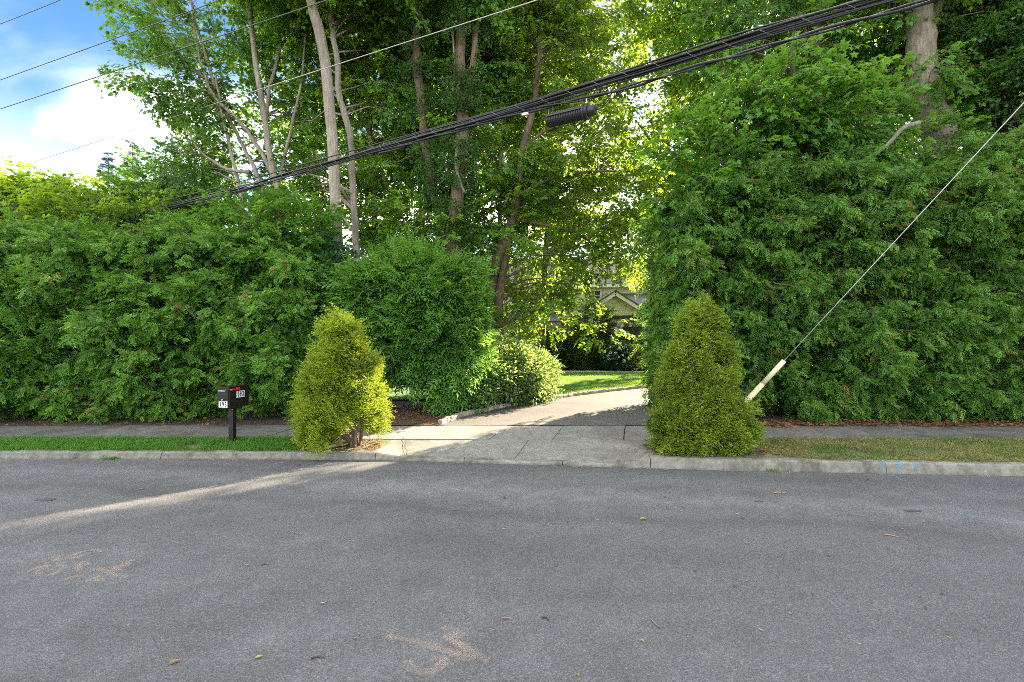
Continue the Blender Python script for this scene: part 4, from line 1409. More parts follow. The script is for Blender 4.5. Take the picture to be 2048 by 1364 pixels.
tree('maple_sapling', 'bright green young maple pushing out over the top of the tall hedge below the cables',
     [([(1560, 700), (1550, 420), (1535, 300), (1520, 230)], 11.9, 7, 3), ([(1545, 380), (1600, 290), (1660, 230)], 11.8, 5, 2), ([(1500, 620), (1520, 400), (1490, 280), (1470, 230)], 11.8, 6, 2)],
     [(1500, 215, 11.6, 70, 38, .7), (1580, 215, 11.6, 75, 40, .7), (1475, 285, 11.5, 60, 40, .7), (1560, 285, 11.5, 75, 38, .7), (1660, 250, 11.7, 70, 40, .7), (1700, 290, 11.5, 60, 30, .6), (1420, 330, 11.4, 45, 40, .6), (1430, 400, 11.3, 40, 40, .5)],
     'maple_fresh', 112, M['bark_grey'], 85, 7, .42, (.85, 1.35))
tree('maple_tree', 'massive rugged old trunk with broken stubs, standing behind the tall hedge',
     [([(1880, 760), (1880, 480), (1878, 330), (1880, 262), (1852, 205), (1843, 130), (1843, 60), (1836, 10), (1832, -50)], 12.6, 60, 44),
      ([(1846, 90), (1866, 40), (1876, -50)], 12.7, 26, 20),
      ([(1878, 320), (1858, 316), (1842, 322), (1828, 318)], 12.5, 34, 26),
      ([(1775, 270), (1782, 220), (1783, 200)], 12.5, 5, 3)],
     [(1950, 60, 13.6, 90, 90, 1.3), (1760, 40, 13.8, 70, 60, 1.1), (1900, -60, 13, 160, 70, 1.6), (1800, 160, 13.4, 50, 60, .7), (1930, 180, 13.2, 60, 60, .8), (1780, 300, 12.6, 60, 40, .6), (1860, 150, 12.0, 34, 20, .25), (1850, 130, 11.95, 30, 18, .2)],
     'maple_fresh', 113, M['bark_grey'], 85, 10, .5, (.72, 1.05),
     dead=[([(1838, 246), (1806, 256), (1784, 280), (1761, 300), (1720, 324), (1683, 338), (1650, 345)], 10.4, 10, 4)],
     ivy=[([(1880, 330), (1882, 262), (1856, 205)], 12.4, 70, 90, 0), ([(1868, 200), (1872, 130), (1868, 30)], 12.5, 50, 60, 0)])
tree('dark_tree', 'dark ivy-smothered tree at the edge of the road frontage beyond the massive old trunk',
     [([(2010, 760), (2008, 480), (2010, 250), (2000, 60), (1990, -80)], 13.6, 34, 20)],
     [(2010, 90, 12.6, 75, 110, 1.2), (2070, 160, 12.6, 90, 120, 1.2), (1990, 200, 12.8, 60, 60, 1), (2120, 20, 13, 120, 130, 1.6), (2010, -60, 13, 120, 90, 1.6), (2000, 270, 12.3, 50, 40, .7)],
     'ivy', 114, M['bark_dark'], 130, 15, .6, (.95, 1.5))
tree('maple_tree', 'leafy dark maple filling the sky behind the two slim trunks and the old trunk',
     [([(1760, 760), (1755, 480), (1760, 240), (1770, 40)], 18, 14, 8), ([(1480, 760), (1485, 480), (1478, 240), (1476, -20)], 15.2, 12, 7)],
     [(1560, 60, 18, 130, 110, 2), (1700, 180, 18, 120, 110, 2), (1850, 60, 18, 120, 110, 2), (1800, 260, 18, 120, 80, 1.6), (1960, 120, 18, 120, 140, 2), (1600, 280, 18, 120, 80, 1.6), (1700, -60, 18, 300, 90, 2)],
     'maple', 115, M['bark_dark'], 70, 10, .85, (1.0, 1.35))
# middle distance foliage under the canopy
tree('maple_tree', 'leafy maple deep in the grove behind the ivy-clad trunks, crown low to the shrubs',
     [([(850, 760), (848, 560), (840, 360), (850, 100)], 18.5, 11, 6), ([(640, 760), (640, 500), (630, 300), (640, 100)], 18.0, 10, 6)],
     [(880, 60, 18.5, 120, 110, 2), (760, 40, 18.5, 120, 110, 2), (650, 140, 18, 90, 110, 1.6), (900, 280, 18.5, 110, 100, 1.8), (720, 240, 18.5, 110, 90, 1.6), (850, 450, 18, 120, 80, 1.6), (980, 480, 18, 80, 80, 1.4), (620, 420, 18, 100, 60, 1.4), (720, 520, 18, 120, 60, 1.4), (560, 520, 17, 60, 50, 1), (900, 600, 18, 100, 60, 1.2), (620, 640, 17.5, 80, 60, 1.2)],
     'maple_lit', 116, M['bark_dark'], 85, 10, .85, (.9, 1.25))
# sunlit crowns and two firs beyond the long hedge
tree('sunlit_tree', 'bright yellow-green treetop catching the sun beyond the far end of the long hedge',
     [([(60, 740), (62, 560), (70, 430), (80, 390)], 15.5, 14, 5)],
     [(40, 425, 14.5, 50, 35, 1.1), (110, 435, 14.5, 50, 28, 1.1), (-60, 420, 14.5, 80, 60, 1.3), (60, 470, 13.0, 110, 28, .9), (150, 465, 13.0, 60, 22, .8)],
     'maple_lit', 117, M['bark_brown'], 70, 14, .6, (.7, 1.0))
tree('sunlit_tree', 'loose yellow-green treetop beside the two little fir tops, beyond the long hedge',
     [([(180, 740), (178, 560), (175, 430), (170, 370)], 16, 12, 4)],
     [(165, 405, 15.5, 40, 20, .9), (190, 440, 15, 60, 24, 1), (158, 375, 15.6, 24, 8, .5), (250, 455, 14.2, 60, 22, .8), (310, 465, 13.6, 50, 20, .7)],
     'maple_lit', 118, M['bark_brown'], 55, 11, .45, (.6, .9))
tree('broadleaf_tree', 'dark rounded treetop beyond the hedge, under the fanning maple and beside the firs',
     [([(345, 740), (346, 560), (345, 430), (342, 370)], 16, 12, 5)],
     [(335, 370, 16, 45, 38, 1), (375, 350, 16, 35, 32, .9), (330, 425, 15.5, 60, 35, 1), (400, 400, 16.2, 50, 40, 1), (430, 440, 15.4, 60, 40, 1)],
     'maple_dark', 119, M['bark_dark'], 60, 11, .5, (.65, .95))
def conifer(name, label, px, ytop, Y, half_px, z0, key, n, seed, droop=-.15, cat='tree', whorls=16):
    rng = random.Random(seed)
    root = thing(name, label, cat)
    tp = W(px, ytop, Y)
    x = tp.x
    h = tp.z - z0
    rad = half_px / F * Y
    pts, rots, sc = [], [], []
    for i in range(n):
        t = rng.random() ** .75
        whorl = min(1.0, round(t * whorls) / whorls + rng.uniform(-.5, .5) * .6 / whorls)
        r_ = rad * (1 - t) * rng.uniform(.15, 1.0) + .02
        an = rng.uniform(0, 6.28)
        d = Vector((math.cos(an), math.sin(an), droop))
        pts.append((x + d.x * r_, Y + d.y * r_, z0 + h * whorl + d.z * r_))
        rots.append(outward(d, rng, .35, .25, .5))
        sc.append(rng.uniform(.6, 1.1) * min(1, .26 + 1.6 * (1 - t)))
    foliage('crown', pts, rots, sc, key, root)
    mb = MB()
    mb.tube([(x, Y, z0 - .5), (x + .03, Y, z0 + h * .5), (x, Y, z0 + h)], [max(.05, rad * .09), max(.03, rad * .05), .01], 7, 0)
    mb.build('trunk', M['bark_dark'], root, True)
    return root
conifer('fir_tree', 'small pointed fir top on its own further from the fanning maple, beyond the hedge', 216, 305, 18, 58, 2.2, 'spruce', 900, 131, -.1, 'tree', 26)
conifer('fir_tree', 'pointed fir top nearest the dark rounded treetop, taller of the two firs', 265, 292, 18.5, 60, 2.2, 'spruce', 900, 132, -.1, 'tree', 27)
# ------------------------------------------------------------------ far wood
rt = random.Random(77)
pts, rots, sc = [], [], []
for _ in range(5200):
    x = rt.uniform(-75, 80)
    y = rt.uniform(44, 56) + .10 * abs(x)
    t = 8.0 + 2.5 * noise.noise(Vector((x * .12, 1, 0))) + 1.6 * noise.noise(Vector((x * .45, 5, 0)))
    z = .5 + (t - .5) * rt.random() ** .85
    pts.append((x, y - .9 * noise.noise(Vector((x * .5, z * .5, 3))), z))
    rots.append(outward((rt.uniform(-.7, .7), -1, .1), rt, .9, .5, .6)); sc.append(rt.uniform(2.0, 3.4))
wood = foliage('far_wood', pts, rots, sc, 'maple')

# ------------------------------------------------------------------ house
house = thing('house', 'pale yellow clapboard house with white trim, mostly hidden behind the garden plants', 'house')
def clap(name, y, z0, z1, xl, xr, mat, parent, pitch=.125):
    """lapped boards: one zig-zag skin; xl / xr give the wall's edges at each height"""
    mb = MB()
    V = []
    z = z0
    while z < z1 - .01:
        zt = min(z1, z + pitch)
        V += [(xl(z), y - .022, z), (xr(z), y - .022, z), (xl(zt), y - .004, zt), (xr(zt), y - .004, zt)]
        z = zt
    n = len(V) // 2
    mb.add(V, [(i * 2, i * 2 + 1, i * 2 + 3, i * 2 + 2) for i in range(n - 1)])
    return mb.build(name, mat, parent)
def bx(name, c, s, mat, parent, rot=None):
    mb = MB(); mb.box(c, s, rot, 0)
    return mb.build(name, mat, parent)
def slab_roof(name, quad, th, mat, parent):
    a, b, c, d = [Vector(q) for q in quad]
    n = (b - a).cross(d - a).normalized()
    if n.z < 0: n = -n
    mb = MB()
    mb.add([a, b, c, d, a - n * th, b - n * th, c - n * th, d - n * th], [(0, 1, 2, 3), (7, 6, 5, 4), (0, 4, 5, 1), (1, 5, 6, 2), (2, 6, 7, 3), (3, 7, 4, 0)])
    return mb.build(name, mat, parent)
def window(parent, cx, cz, w, h, y, nx=2, nz=2):
    mb = MB()
    for sx_ in (-1, 1):
        mb.box((cx + sx_ * (w / 2 + .04), y - .05, cz), (.09, .06, h + .18))
    for sz in (-1, 1):
        mb.box((cx, y - .051, cz + sz * (h / 2 + .045)), (w - .012, .058, .088))
    fr = mb.build('window', M['trim'], parent)
    bx('pane', (cx, y - .03, cz), (w, .01, h), M['glass'], fr)
    mb = MB()
    for i in range(1, nx):
        mb.box((cx - w / 2 + w * i / nx, y - .042, cz), (.022, .012, h))
    for i in range(1, nz):
        mb.box((cx, y - .0435, cz - h / 2 + h * i / nz), (w, .013, .03 if nz == 2 else .022))
    mb.build('muntin', M['trim'], fr)
GZ = H(25) - .05
# wing with the front gable
APX, APZ, EZ = 5.27, 4.42, 3.05
sl = .63
clap('wall', 25.0, GZ, EZ - .1, lambda z: 3.55, lambda z: 10.2, M['siding'], house)
clap('wall', 24.86, EZ + .09, APZ - .10, lambda z: APX - (APZ - .1 - z) / sl, lambda z: APX + (APZ - .1 - z) / sl, M['siding'], house)
bx('wall', (6.85, 27.5, (GZ + EZ) / 2 - .06), (6.5, 4.9, EZ - GZ - .12), M['siding'], house)
bx('gutter', (6.9, 24.83, EZ), (6.9, .17, .15), M['gutter'], house)
for sg in (-1, 1):
    e = Vector((APX + sg * 2.35, 24.55, APZ - 2.35 * sl)); a = Vector((APX, 24.55, APZ))
    slab_roof('roof', [a, e, e + Vector((0, 4.4, 0)), a + Vector((0, 4.4, 0))], .07, M['shingle'], house)
    d = (e - a); ln = d.length; mid = (a + e) / 2
    rot = Matrix.Rotation(-math.atan2(d.z, d.x), 3, 'Y')
    bx('rake_board', (mid.x, 24.60, mid.z - .17), (ln, .06, .19), M['trim'], house, rot)
slab_roof('roof', [(6.2, 24.7, EZ + .10), (10.6, 24.7, EZ + .10), (10.6, 29.0, EZ + 1.65), (5.6, 29.0, EZ + 1.65)], .07, M['shingle'], house)
window(house, 6.25, 1.95, 1.15, 1.2, 24.99)
# two-storey main part
clap('wall', 29.0, GZ, 5.0, lambda z: -3.0, lambda z: 11.2, M['siding'], house)
bx('wall', (4.1, 32.1, 2.6), (14.2, 6.1, 4.9), M['siding'], house)
bx('soffit', (4.1, 28.78, 5.04), (14.8, .5, .06), M['trim'], house)
bx('fascia', (4.1, 28.50, 5.13), (14.8, .04, .2), M['trim'], house)
slab_roof('roof', [(-3.4, 28.46, 5.22), (11.6, 28.46, 5.22), (11.6, 32.6, 7.4), (-3.4, 32.6, 7.4)], .08, M['shingle'], house)
slab_roof('roof', [(-3.4, 36.7, 5.22), (11.6, 36.7, 5.22), (11.6, 32.61, 7.4), (-3.4, 32.61, 7.4)], .08, M['shingle'], house)
window(house, .45, 4.1, .95, 1.5, 28.99, 3, 4)
window(house, 2.6, 4.1, .95, 1.5, 28.99, 3, 4)
window(house, 4.95, 4.55, .62, .55, 28.99)
window(house, -1.4, 4.1, .95, 1.5, 28.99, 3, 4)
for cx_ in (-.85, .38, 2.3):
    mb = MB()
    mb.box((cx_, 27.05, .55), (.26, .26, .2)); mb.tube([(cx_, 27.05, .65), (cx_, 27.05, 2.62)], [.10, .085], 12, 0); mb.box((cx_, 27.05, 2.67), (.24, .24, .1))
    mb.build('column', M['trim'], house)
bx('porch_beam', (.75, 27.05, 2.83), (3.6, .2, .2), M['trim'], house)
slab_roof('porch_roof', [(-1.2, 26.75, 2.96), (2.7, 26.75, 2.96), (2.7, 29.0, 3.5), (-1.2, 29.0, 3.5)], .06, M['shingle'], house)
bx('porch_floor', (.75, 27.95, .42), (3.6, 2.1, .12), M['path'], house)
dr = bx('door', (1.02, 28.95, 1.55), (.92, .06, 2.1), M['yellow_door'], house)
bx('door_frame', (1.52, 28.94, 1.58), (.08, .08, 2.2), M['trim'], dr)

# garden plants before the house
def garden(name, label, cat, px, pyb, pyt, Y, half, key, n, seed, scale=(.8, 1.2), prof=None, mat=M['bark_dark'], stems=3):
    b = W(px, pyb, Y); t = W(px, pyt, Y)
    z0 = H(Y) + .05
    h = t.z - z0
    r_ = half / F * Y
    blobs = cone_blobs(b.x, Y, z0, h, r_, 6, 0, prof or (lambda t: float(np.interp(t, [0, .3, .7, 1], [.85, 1, .75, .25]))))
    return shrub(name, label, cat, blobs, n, key, seed, scale, stems, (b.x, Y, z0), mat, .2, .65, None, .2, z0 - .2)
garden('weeping_yew', 'large dark feathery evergreen hiding part of the house gable, behind the clipped cone', 'shrub', 1188, 742, 612, 23.9, 38, 'spruce', 460, 201, (.8, 1.4))
garden('clipped_shrub', 'clipped green cone standing at the end of the sunny lawn by the path', 'shrub', 1160, 745, 640, 23.2, 30, 'boxleaf', 900, 202, (1.0, 1.5), lambda t: float(np.interp(t, [0, .2, .8, 1], [.9, 1, .55, .25])))
hyd = garden('hydrangea', 'hydrangea bush dotted with white flower heads in the bed along the path', 'shrub', 1234, 748, 694, 22.9, 34, 'hydr', 420, 203, (.9, 1.3))
rf = random.Random(5)
fp, fr_, fs_ = [], [], []
hb = W(1234, 748, 22.9)
for _ in range(46):
    d = Vector((rf.gauss(0, 1), -abs(rf.gauss(0, 1)), abs(rf.gauss(0, .8)))).normalized()
    p = Vector((hb.x + d.x * .8, 22.9 + d.y * .78, H(22.9) + .45 + d.z * .85))
    fp.append(tuple(p)); fr_.append(outward(d, rf, .2, .2, 1)); fs_.append(rf.uniform(.55, 1.0))
foliage('flowers', fp, fr_, fs_, 'flower', hyd)
garden('golden_shrub', 'small yellow-leaved shrub between the white hydrangea and the purple bush', 'shrub', 1267, 750, 695, 22.8, 22, 'ylw', 320, 204, (.8, 1.2))
garden('purple_shrub', 'dark purple-leaved bush at the end of the bed below the house wing', 'shrub', 1296, 752, 700, 22.8, 20, 'purple', 300, 205, (.8, 1.2))
garden('small_spruce', 'young dark spruce before the wing window, above the yellow-leaved shrub', 'shrub', 1262, 745, 648, 24.0, 26, 'spruce', 260, 206, (.6, .9))
garden('dwarf_spruce', 'pale blue-green dwarf spruce dome in front of the porch', 'shrub', 1072, 742, 668, 24.2, 24, 'bluespruce', 320, 207, (.6, .9), lambda t: float(np.interp(t, [0, .3, .8, 1], [1, .95, .5, .1])))
garden('rhododendron', 'dark broad-leaved evergreen bush between the dwarf spruce and the clipped cone', 'shrub', 1112, 745, 668, 23.6, 40, 'under', 480, 208, (.8, 1.3))
garden('rhododendron', 'dark bush under the porch columns, seen past the low pale shrub', 'shrub', 1015, 745, 690, 24.0, 40, 'under', 380, 209, (.8, 1.3))
conifer('spruce_tree', 'dark layered spruce close against the end of the tall hedge, beside the house roof', 1352, 440, 20.5, 56, .4, 'spruce', 800, 133, -.25)

# ------------------------------------------------------------------ mailbox
def text_mesh(s, size, mat, ext=.001):
    cu = bpy.data.curves.new('text', 'FONT')
    cu.body = s; cu.size = size; cu.align_x = 'CENTER'; cu.align_y = 'CENTER'; cu.extrude = ext; cu.offset = size * .018
    cu.space_character = 1.05
    o = bpy.data.objects.new('text', cu)
    COL.objects.link(o)
    dg = bpy.context.evaluated_depsgraph_get()
    me = bpy.data.meshes.new_from_object(o.evaluated_get(dg))
    bpy.data.objects.remove(o)
    me.materials.clear(); me.materials.append(mat)
    return me
mbp = G(465, 885, .13)
mz = verge_z(mbp.x, mbp.y) - .02
MBX = thing('mailbox', 'black mailbox on a black post in the grass, white numbers and red flag', 'mailbox', None, (mbp.x, mbp.y, mz), math.radians(-8))
w_, d_, h_, zb = .215, .46, .325, .60     # body: width, depth, height, underside
m_ = MB(); m_.box((0, 0, zb / 2 - .06), (.078, .078, zb + .12)); post = m_.build('post', M['black'], MBX)
m_ = MB(); m_.box((0, 0, zb - .013), (.16, .26, .022)); m_.build('mounting_plate', M['black'], MBX)
def rounded_box(c, s, r=.012, seg=3):
    import bmesh
    bm = bmesh.new()
    bmesh.ops.create_cube(bm, size=1.0)
    for v in bm.verts:
        v.co = Vector((v.co.x * s[0] + c[0], v.co.y * s[1] + c[1], v.co.z * s[2] + c[2]))
    bmesh.ops.bevel(bm, geom=bm.edges[:], offset=r, segments=seg, affect='EDGES', profile=.6)
    return bm
def bm_obj(bm, name, mat, parent, smooth_=True):
    me = bpy.data.meshes.new(name)
    bm.to_mesh(me); bm.free()
    me.materials.append(mat)
    if smooth_:
        me.polygons.foreach_set('use_smooth', [False] * len(me.polygons))
    o = bpy.data.objects.new(name, me); COL.objects.link(o); o.parent = parent
    return o
body = bm_obj(rounded_box((0, .02, zb + h_ / 2), (w_, d_, h_), .010), 'body', M['black'], MBX)
yf = .02 - d_ / 2
# top sheet with a slight overhang, slot hood, door panel with hinge line
bm_obj(rounded_box((0, .012, zb + h_ + .006), (w_ + .022, d_ + .03, .014), .005, 2), 'top_panel', M['black'], MBX)
door = bm_obj(rounded_box((0, yf - .006, zb + h_ * .67), (w_ - .03, .014, h_ * .46), .004, 2), 'door', M['black'], MBX)
m_ = MB(); m_.box((0, yf - .022, zb + h_ * .86), (w_ * .55, .02, .012)); m_.build('handle', M['bolt'], door)
low = bm_obj(rounded_box((0, yf - .005, zb + h_ * .22), (w_ - .03, .012, h_ * .36), .004, 2), 'lower_door', M['black'], MBX)
m_ = MB(); m_.tube([(.0, yf - .008, zb + h_ * .43), (.0, yf - .022, zb + h_ * .43)], .011, 10); m_.build('lock', M['bolt'], low)
def plate(parent, c, wv, hv, axis):
    """white number plate with black figures; axis 'front' or 'side'"""
    m2 = MB()
    if axis == 'front':
        m2.box(c, (wv, .003, hv))
    else:
        m2.box(c, (.003, wv, hv))
    pl = m2.build('number_plate', M['white'], parent)
    for i, ch in enumerate('193'):
        t = bpy.data.objects.new('digit', text_mesh(ch, hv * 1.12, M['ink']))
        COL.objects.link(t); t.parent = pl
        o = (i - 1) * wv * .30
        if axis == 'front':
            t.location = (c[0] + o, c[1] - .0030, c[2]); t.rotation_euler = (math.radians(90), 0, 0)
        else:
            t.location = (c[0] + .0030, c[1] + o, c[2]); t.rotation_euler = (math.radians(90), 0, math.radians(90))
        t.scale = (.74, .95, 1)
plate(MBX, (.012, yf - .0135, zb + h_ * .20), .15, .095, 'front')
plate(MBX, (w_ / 2 + .002, .045, zb + h_ * .63), .19, .105, 'side')
m_ = MB(); m_.box((w_ / 2 + .010, yf + .12, zb + h_ - .030), (.012, .20, .026)); m_.box((w_ / 2 + .011, yf + .185, zb + h_ - .026), (.012, .075, .05))
flag = m_.build('flag', M['red'], MBX)
m_ = MB(); m_.tube([(w_ / 2, yf + .03, zb + h_ - .03), (w_ / 2 + .02, yf + .03, zb + h_ - .03)], .012, 10); m_.build('pivot', M['bolt'], flag)
m_ = MB(); m_.tube([(.03, -.045, zb - .035), (.03, -.032, zb - .035)], .007, 8); m_.build('bolt', M['bolt'], post)

# a short grey stake in the mulch
sp = G(771, 838)
m_ = MB(); m_.tube([(sp.x, sp.y, .1), (sp.x + .006, sp.y, .42), (sp.x + .008, sp.y, .425)], [.022, .022, .006], 8)
tag(m_.build('stake', M['strand']), 'short grey metal stake in the mulch beside the smaller golden cypress', 'stake')

# ------------------------------------------------------------------ overhead cables
A_, B_ = Vector((-12.2, 14.8, 0)), Vector((3.8, 5.3, 0))
def on_line(px, py, A=A_, B=B_):
    r_ = (px - CX) / F
    dx, dy = B.x - A.x, B.y - A.y
    t = (r_ * A.y - A.x) / (dx - r_ * dy)
    Y = A.y + dy * t
    return Vector((A.x + dx * t, Y, CAMH - (py - CY) / F * Y))
def cpath(pp, k=6, A=A_, B=B_):
    return smooth_path([on_line(p[0], p[1], A, B) for p in pp], k)
mid_px = [(-60, 492), (60, 468), (225, 437), (350, 411), (480, 378), (700, 314), (1000, 227), (1250, 150), (1500, 74), (1720, 8), (2000, -80), (2400, -205)]
mid = cpath(mid_px, 10)
lat = Vector((9.5, 16, 0)).normalized()
rc = random.Random(9)
bundle = thing('cable_bundle', 'thick bundle of black lashed cables crossing the whole view above the splice case', 'cable')
for i, (dz, dl, r_) in enumerate([(.044, .0, .014), (.020, .028, .016), (.014, -.024, .015), (-.010, .008, .018), (-.026, -.024, .012), (-.044, .016, .015), (-.064, -.004, .011)]):
    ph, am = rc.uniform(0, 6), rc.uniform(.008, .02)
    P = []
    for j, p in enumerate(mid):
        s = p.x
        P.append(p + Vector((0, 0, dz + am * math.sin(s * .9 + ph) + .010 * math.sin(s * 2.3 + ph * 2))) + lat * (dl + am * math.cos(s * .8 + ph)))
    mb = MB(); mb.tube(P, r_, 7, 0)
    mb.build('cable', M['cable'], bundle, True)
mb = MB()
dense = smooth_path(mid, 24)
acc = 0; P = []
for j, p in enumerate(dense):
    if j: acc += (p - dense[j - 1]).length
    a = acc * 2 * math.pi / .42
    P.append(p + Vector((0, 0, -.008 + .054 * math.sin(a))) + lat * (.050 * math.cos(a)))
mb.tube(P, .0026, 4, 0, False)
mb.build('lashing_wire', M['lash'], bundle, True)
pt = on_line(1050, 224)
mb = MB(); mb.box(pt + Vector((0, -.06, -.06)), (.10, .03, .035), Matrix.Rotation(-.45, 3, 'Z'))
tg_ = mb.build('cable_tag', M['white'], bundle)

def single(name, label, pp, r_, mat, A=A_, B=B_, group=None, off=(0, 0, 0)):
    mb = MB(); mb.tube([p + Vector(off) for p in cpath(pp, 8, A, B)], r_, 6, 0)
    return tag(mb.build(name, mat, None, True), label, 'cable' if mat is M['cable'] else 'wire', group)
single('cable', 'thin black cable strung just above the thick lashed bundle', [(-60, 474), (225, 424), (480, 363), (600, 330), (850, 261), (1100, 190), (1300, 124), (1500, 60), (1745, -4), (2000, -90), (2400, -215)], .012, M['cable'])
single('cable', 'second thin cable squeezed between the topmost thin cable and the bundle', [(-60, 484), (225, 431), (480, 371), (640, 326), (850, 266), (1000, 222), (1300, 132)], .010, M['cable'], off=(.02, .05, .012))
lower = thing('cable_pair', 'pair of twisted black cables running just below the bundle and carrying the splice case', 'cable')
lp = cpath([(760, 306), (900, 265), (1000, 238), (1100, 212), (1200, 190), (1330, 152), (1400, 131), (1500, 103), (1600, 74), (1870, -2), (2400, -150)], 10)
for ph in (0, math.pi):
    mb = MB(); mb.tube([p + Vector((0, 0, .017 * math.sin(p.x * 5 + ph))) + lat * .017 * math.cos(p.x * 5 + ph) for p in smooth_path(lp, 3)], .0165 if ph else .012, 7, 0)
    mb.build('cable', M['cable'], lower, True)
single('cable', 'thin cable branching between the bundle and the lower pair towards the massive trunk', [(1440, 98), (1540, 66), (1640, 38), (1798, -2), (2100, -85), (2400, -170)], .010, M['cable'])
# splice case
cl = thing('splice_case', 'black ribbed cylindrical splice case hanging under the cables', 'cable case')
c0, c1 = on_line(1097, 242), on_line(1167, 225)
ax = (c1 - c0).normalized()
u_ = ax.cross(UP).normalized(); v_ = u_.cross(ax)
def lathe(prof, mat, name, parent, sides=20, smooth_=False):
    V = []
    for s, r_ in prof:
        for k in range(sides):
            a = 2 * math.pi * k / sides
            V.append(c0 + ax * s + (u_ * math.cos(a) + v_ * math.sin(a)) * r_ * .86)
    n = len(prof)
    Fc = [(i * sides + k, i * sides + (k + 1) % sides, (i + 1) * sides + (k + 1) % sides, (i + 1) * sides + k) for i in range(n - 1) for k in range(sides)]
    Fc += [tuple(range(sides))[::-1], tuple((n - 1) * sides + k for k in range(sides))]
    mb = MB(); mb.add(V, Fc)
    return mb.build(name, mat, parent, smooth_)
Ln = (c1 - c0).length
prof = [(-.02, .06), (-.015, .098), (0, .112)]
nr = 21
for i in range(nr):
    s = Ln * (i + .1) / nr
    g = Ln / nr
    prof += [(s, .104), (s + g * .3, .116), (s + g * .6, .116), (s + g * .85, .104)]
prof += [(Ln, .108)]
bodyc = lathe(prof, M['closure'], 'body', cl)
mb = MB()
for k in (-1, 1):
    mb.box(c0 + ax * (Ln / 2) + v_ * .03 + u_ * .102 * k, (Ln, .014, .022), Matrix((ax, u_, v_)).transposed())
mb.build('seam_rib', M['closure'], bodyc)
lathe([(Ln + .001, .11), (Ln + .004, .134), (Ln + .03, .134), (Ln + .034, .118), (Ln + .052, .118), (Ln + .056, .128), (Ln + .075, .126), (Ln + .08, .1)], M['closure'], 'clamp_collar', cl, 24)
lathe([(Ln + .081, .075), (Ln + .083, .088), (Ln + .17, .084), (Ln + .185, .074)], M['closure'], 'end_cap', cl, 20)
for s in (Ln * .12, Ln + .045):
    p = c0 + ax * s + v_ * .085
    q = min(lp, key=lambda a: (Vector((a.x, a.y, 0)) - Vector((p.x, p.y, 0))).length)
    mb = MB(); mb.box((p + Vector((p.x, p.y, q.z))) / 2, (.018, .010, max(.06, abs(q.z - p.z))))
    mb.build('hanger', M['bolt'] if s > Ln else M['closure'], cl)
e0 = c0 + ax * (Ln + .185)
for pp in ([(1186, 218), (1205, 205), (1225, 186), (1240, 178)], [(1186, 222), (1208, 213), (1226, 197), (1244, 178)], [(1187, 220), (1200, 217), (1214, 203), (1222, 190)]):
    P = [e0] + [on_line(*q) for q in pp[1:]]
    mb = MB(); mb.tube(smooth_path(P, 5), .007, 5, 0)
    mb.build('tail_cable', M['cable'], cl, True)
# four line wires high over the road
def L2(px, py, z):
    Y = (z - CAMH) * F / (CY - py)
    return Vector(((px - CX) / F * Y, Y, z))
for (a, za, b, zb_, r_, mt, lb) in [((0, 48), 9.8, (120, 0), 9.8, .009, 'wire', 'thin overhead wire cutting the corner of the open sky, highest of all'),
                                 ((0, 160), 9.5, (440, 0), 9.5, .011, 'wire', 'thin overhead wire across the blue sky, next below the highest one'),
                                 ((0, 218), 9.0, (655, 0), 9.0, .012, 'wire', 'dark overhead wire crossing the cloud towards the tall straight trunk'),
                                 ((0, 345), 8.5, (1075, 0), 8.5, .011, 'alu', 'pale bare wire running low over the cloud and past the pale trunks')]:
    p, q = L2(*a, za), L2(*b, zb_)
    P = []
    for i in range(41):
        t = -3.2 + 6.6 * i / 40
        w = p.lerp(q, t)
        P.append(w + Vector((0, 0, .02 * (t * (t - 1)))))
    mb = MB(); mb.tube(P, r_, 6, 0)
    tag(mb.build('overhead_wire', M[mt], None, True), lb, 'wire', 'overhead line wires')
# guy wire with its yellow guard
guy = thing('guy_wire', 'steel guy wire slanting up from the taller golden cypress in a pale yellow plastic guard', 'guy wire')
ga = Vector((3.10, 7.75, .10)); gb = Vector(((2048 - CX) / F * 7.0, 7.0, CAMH + (CY - 205) / F * 7.0))
ge = ga + (gb - ga) * 2.6
mb = MB(); mb.tube([ga, ge], .0075, 6, 0); mb.build('wire', M['strand'], guy, True)
gt = min((i / 1000 for i in range(1000)), key=lambda t: abs((CX + F * (ga.lerp(gb, t).x / ga.lerp(gb, t).y)) - 1568))
gm = gt * .73
mb = MB(); mb.tube([ga.lerp(gb, .01), ga.lerp(gb, gm)], [.041, .041], 12, 0); mb.build('guard', M['guard'], guy, True)
mb = MB(); mb.tube([ga.lerp(gb, gm - .01), ga.lerp(gb, gt)], [.038, .038], 12, 0); mb.build('guard', M['guard'], guy, True)
mb = MB(); mb.tube([ga + Vector((-.06, .02, -.2)), ga.lerp(gb, .02)], .012, 6, 0); mb.build('anchor_rod', M['strand'], guy)

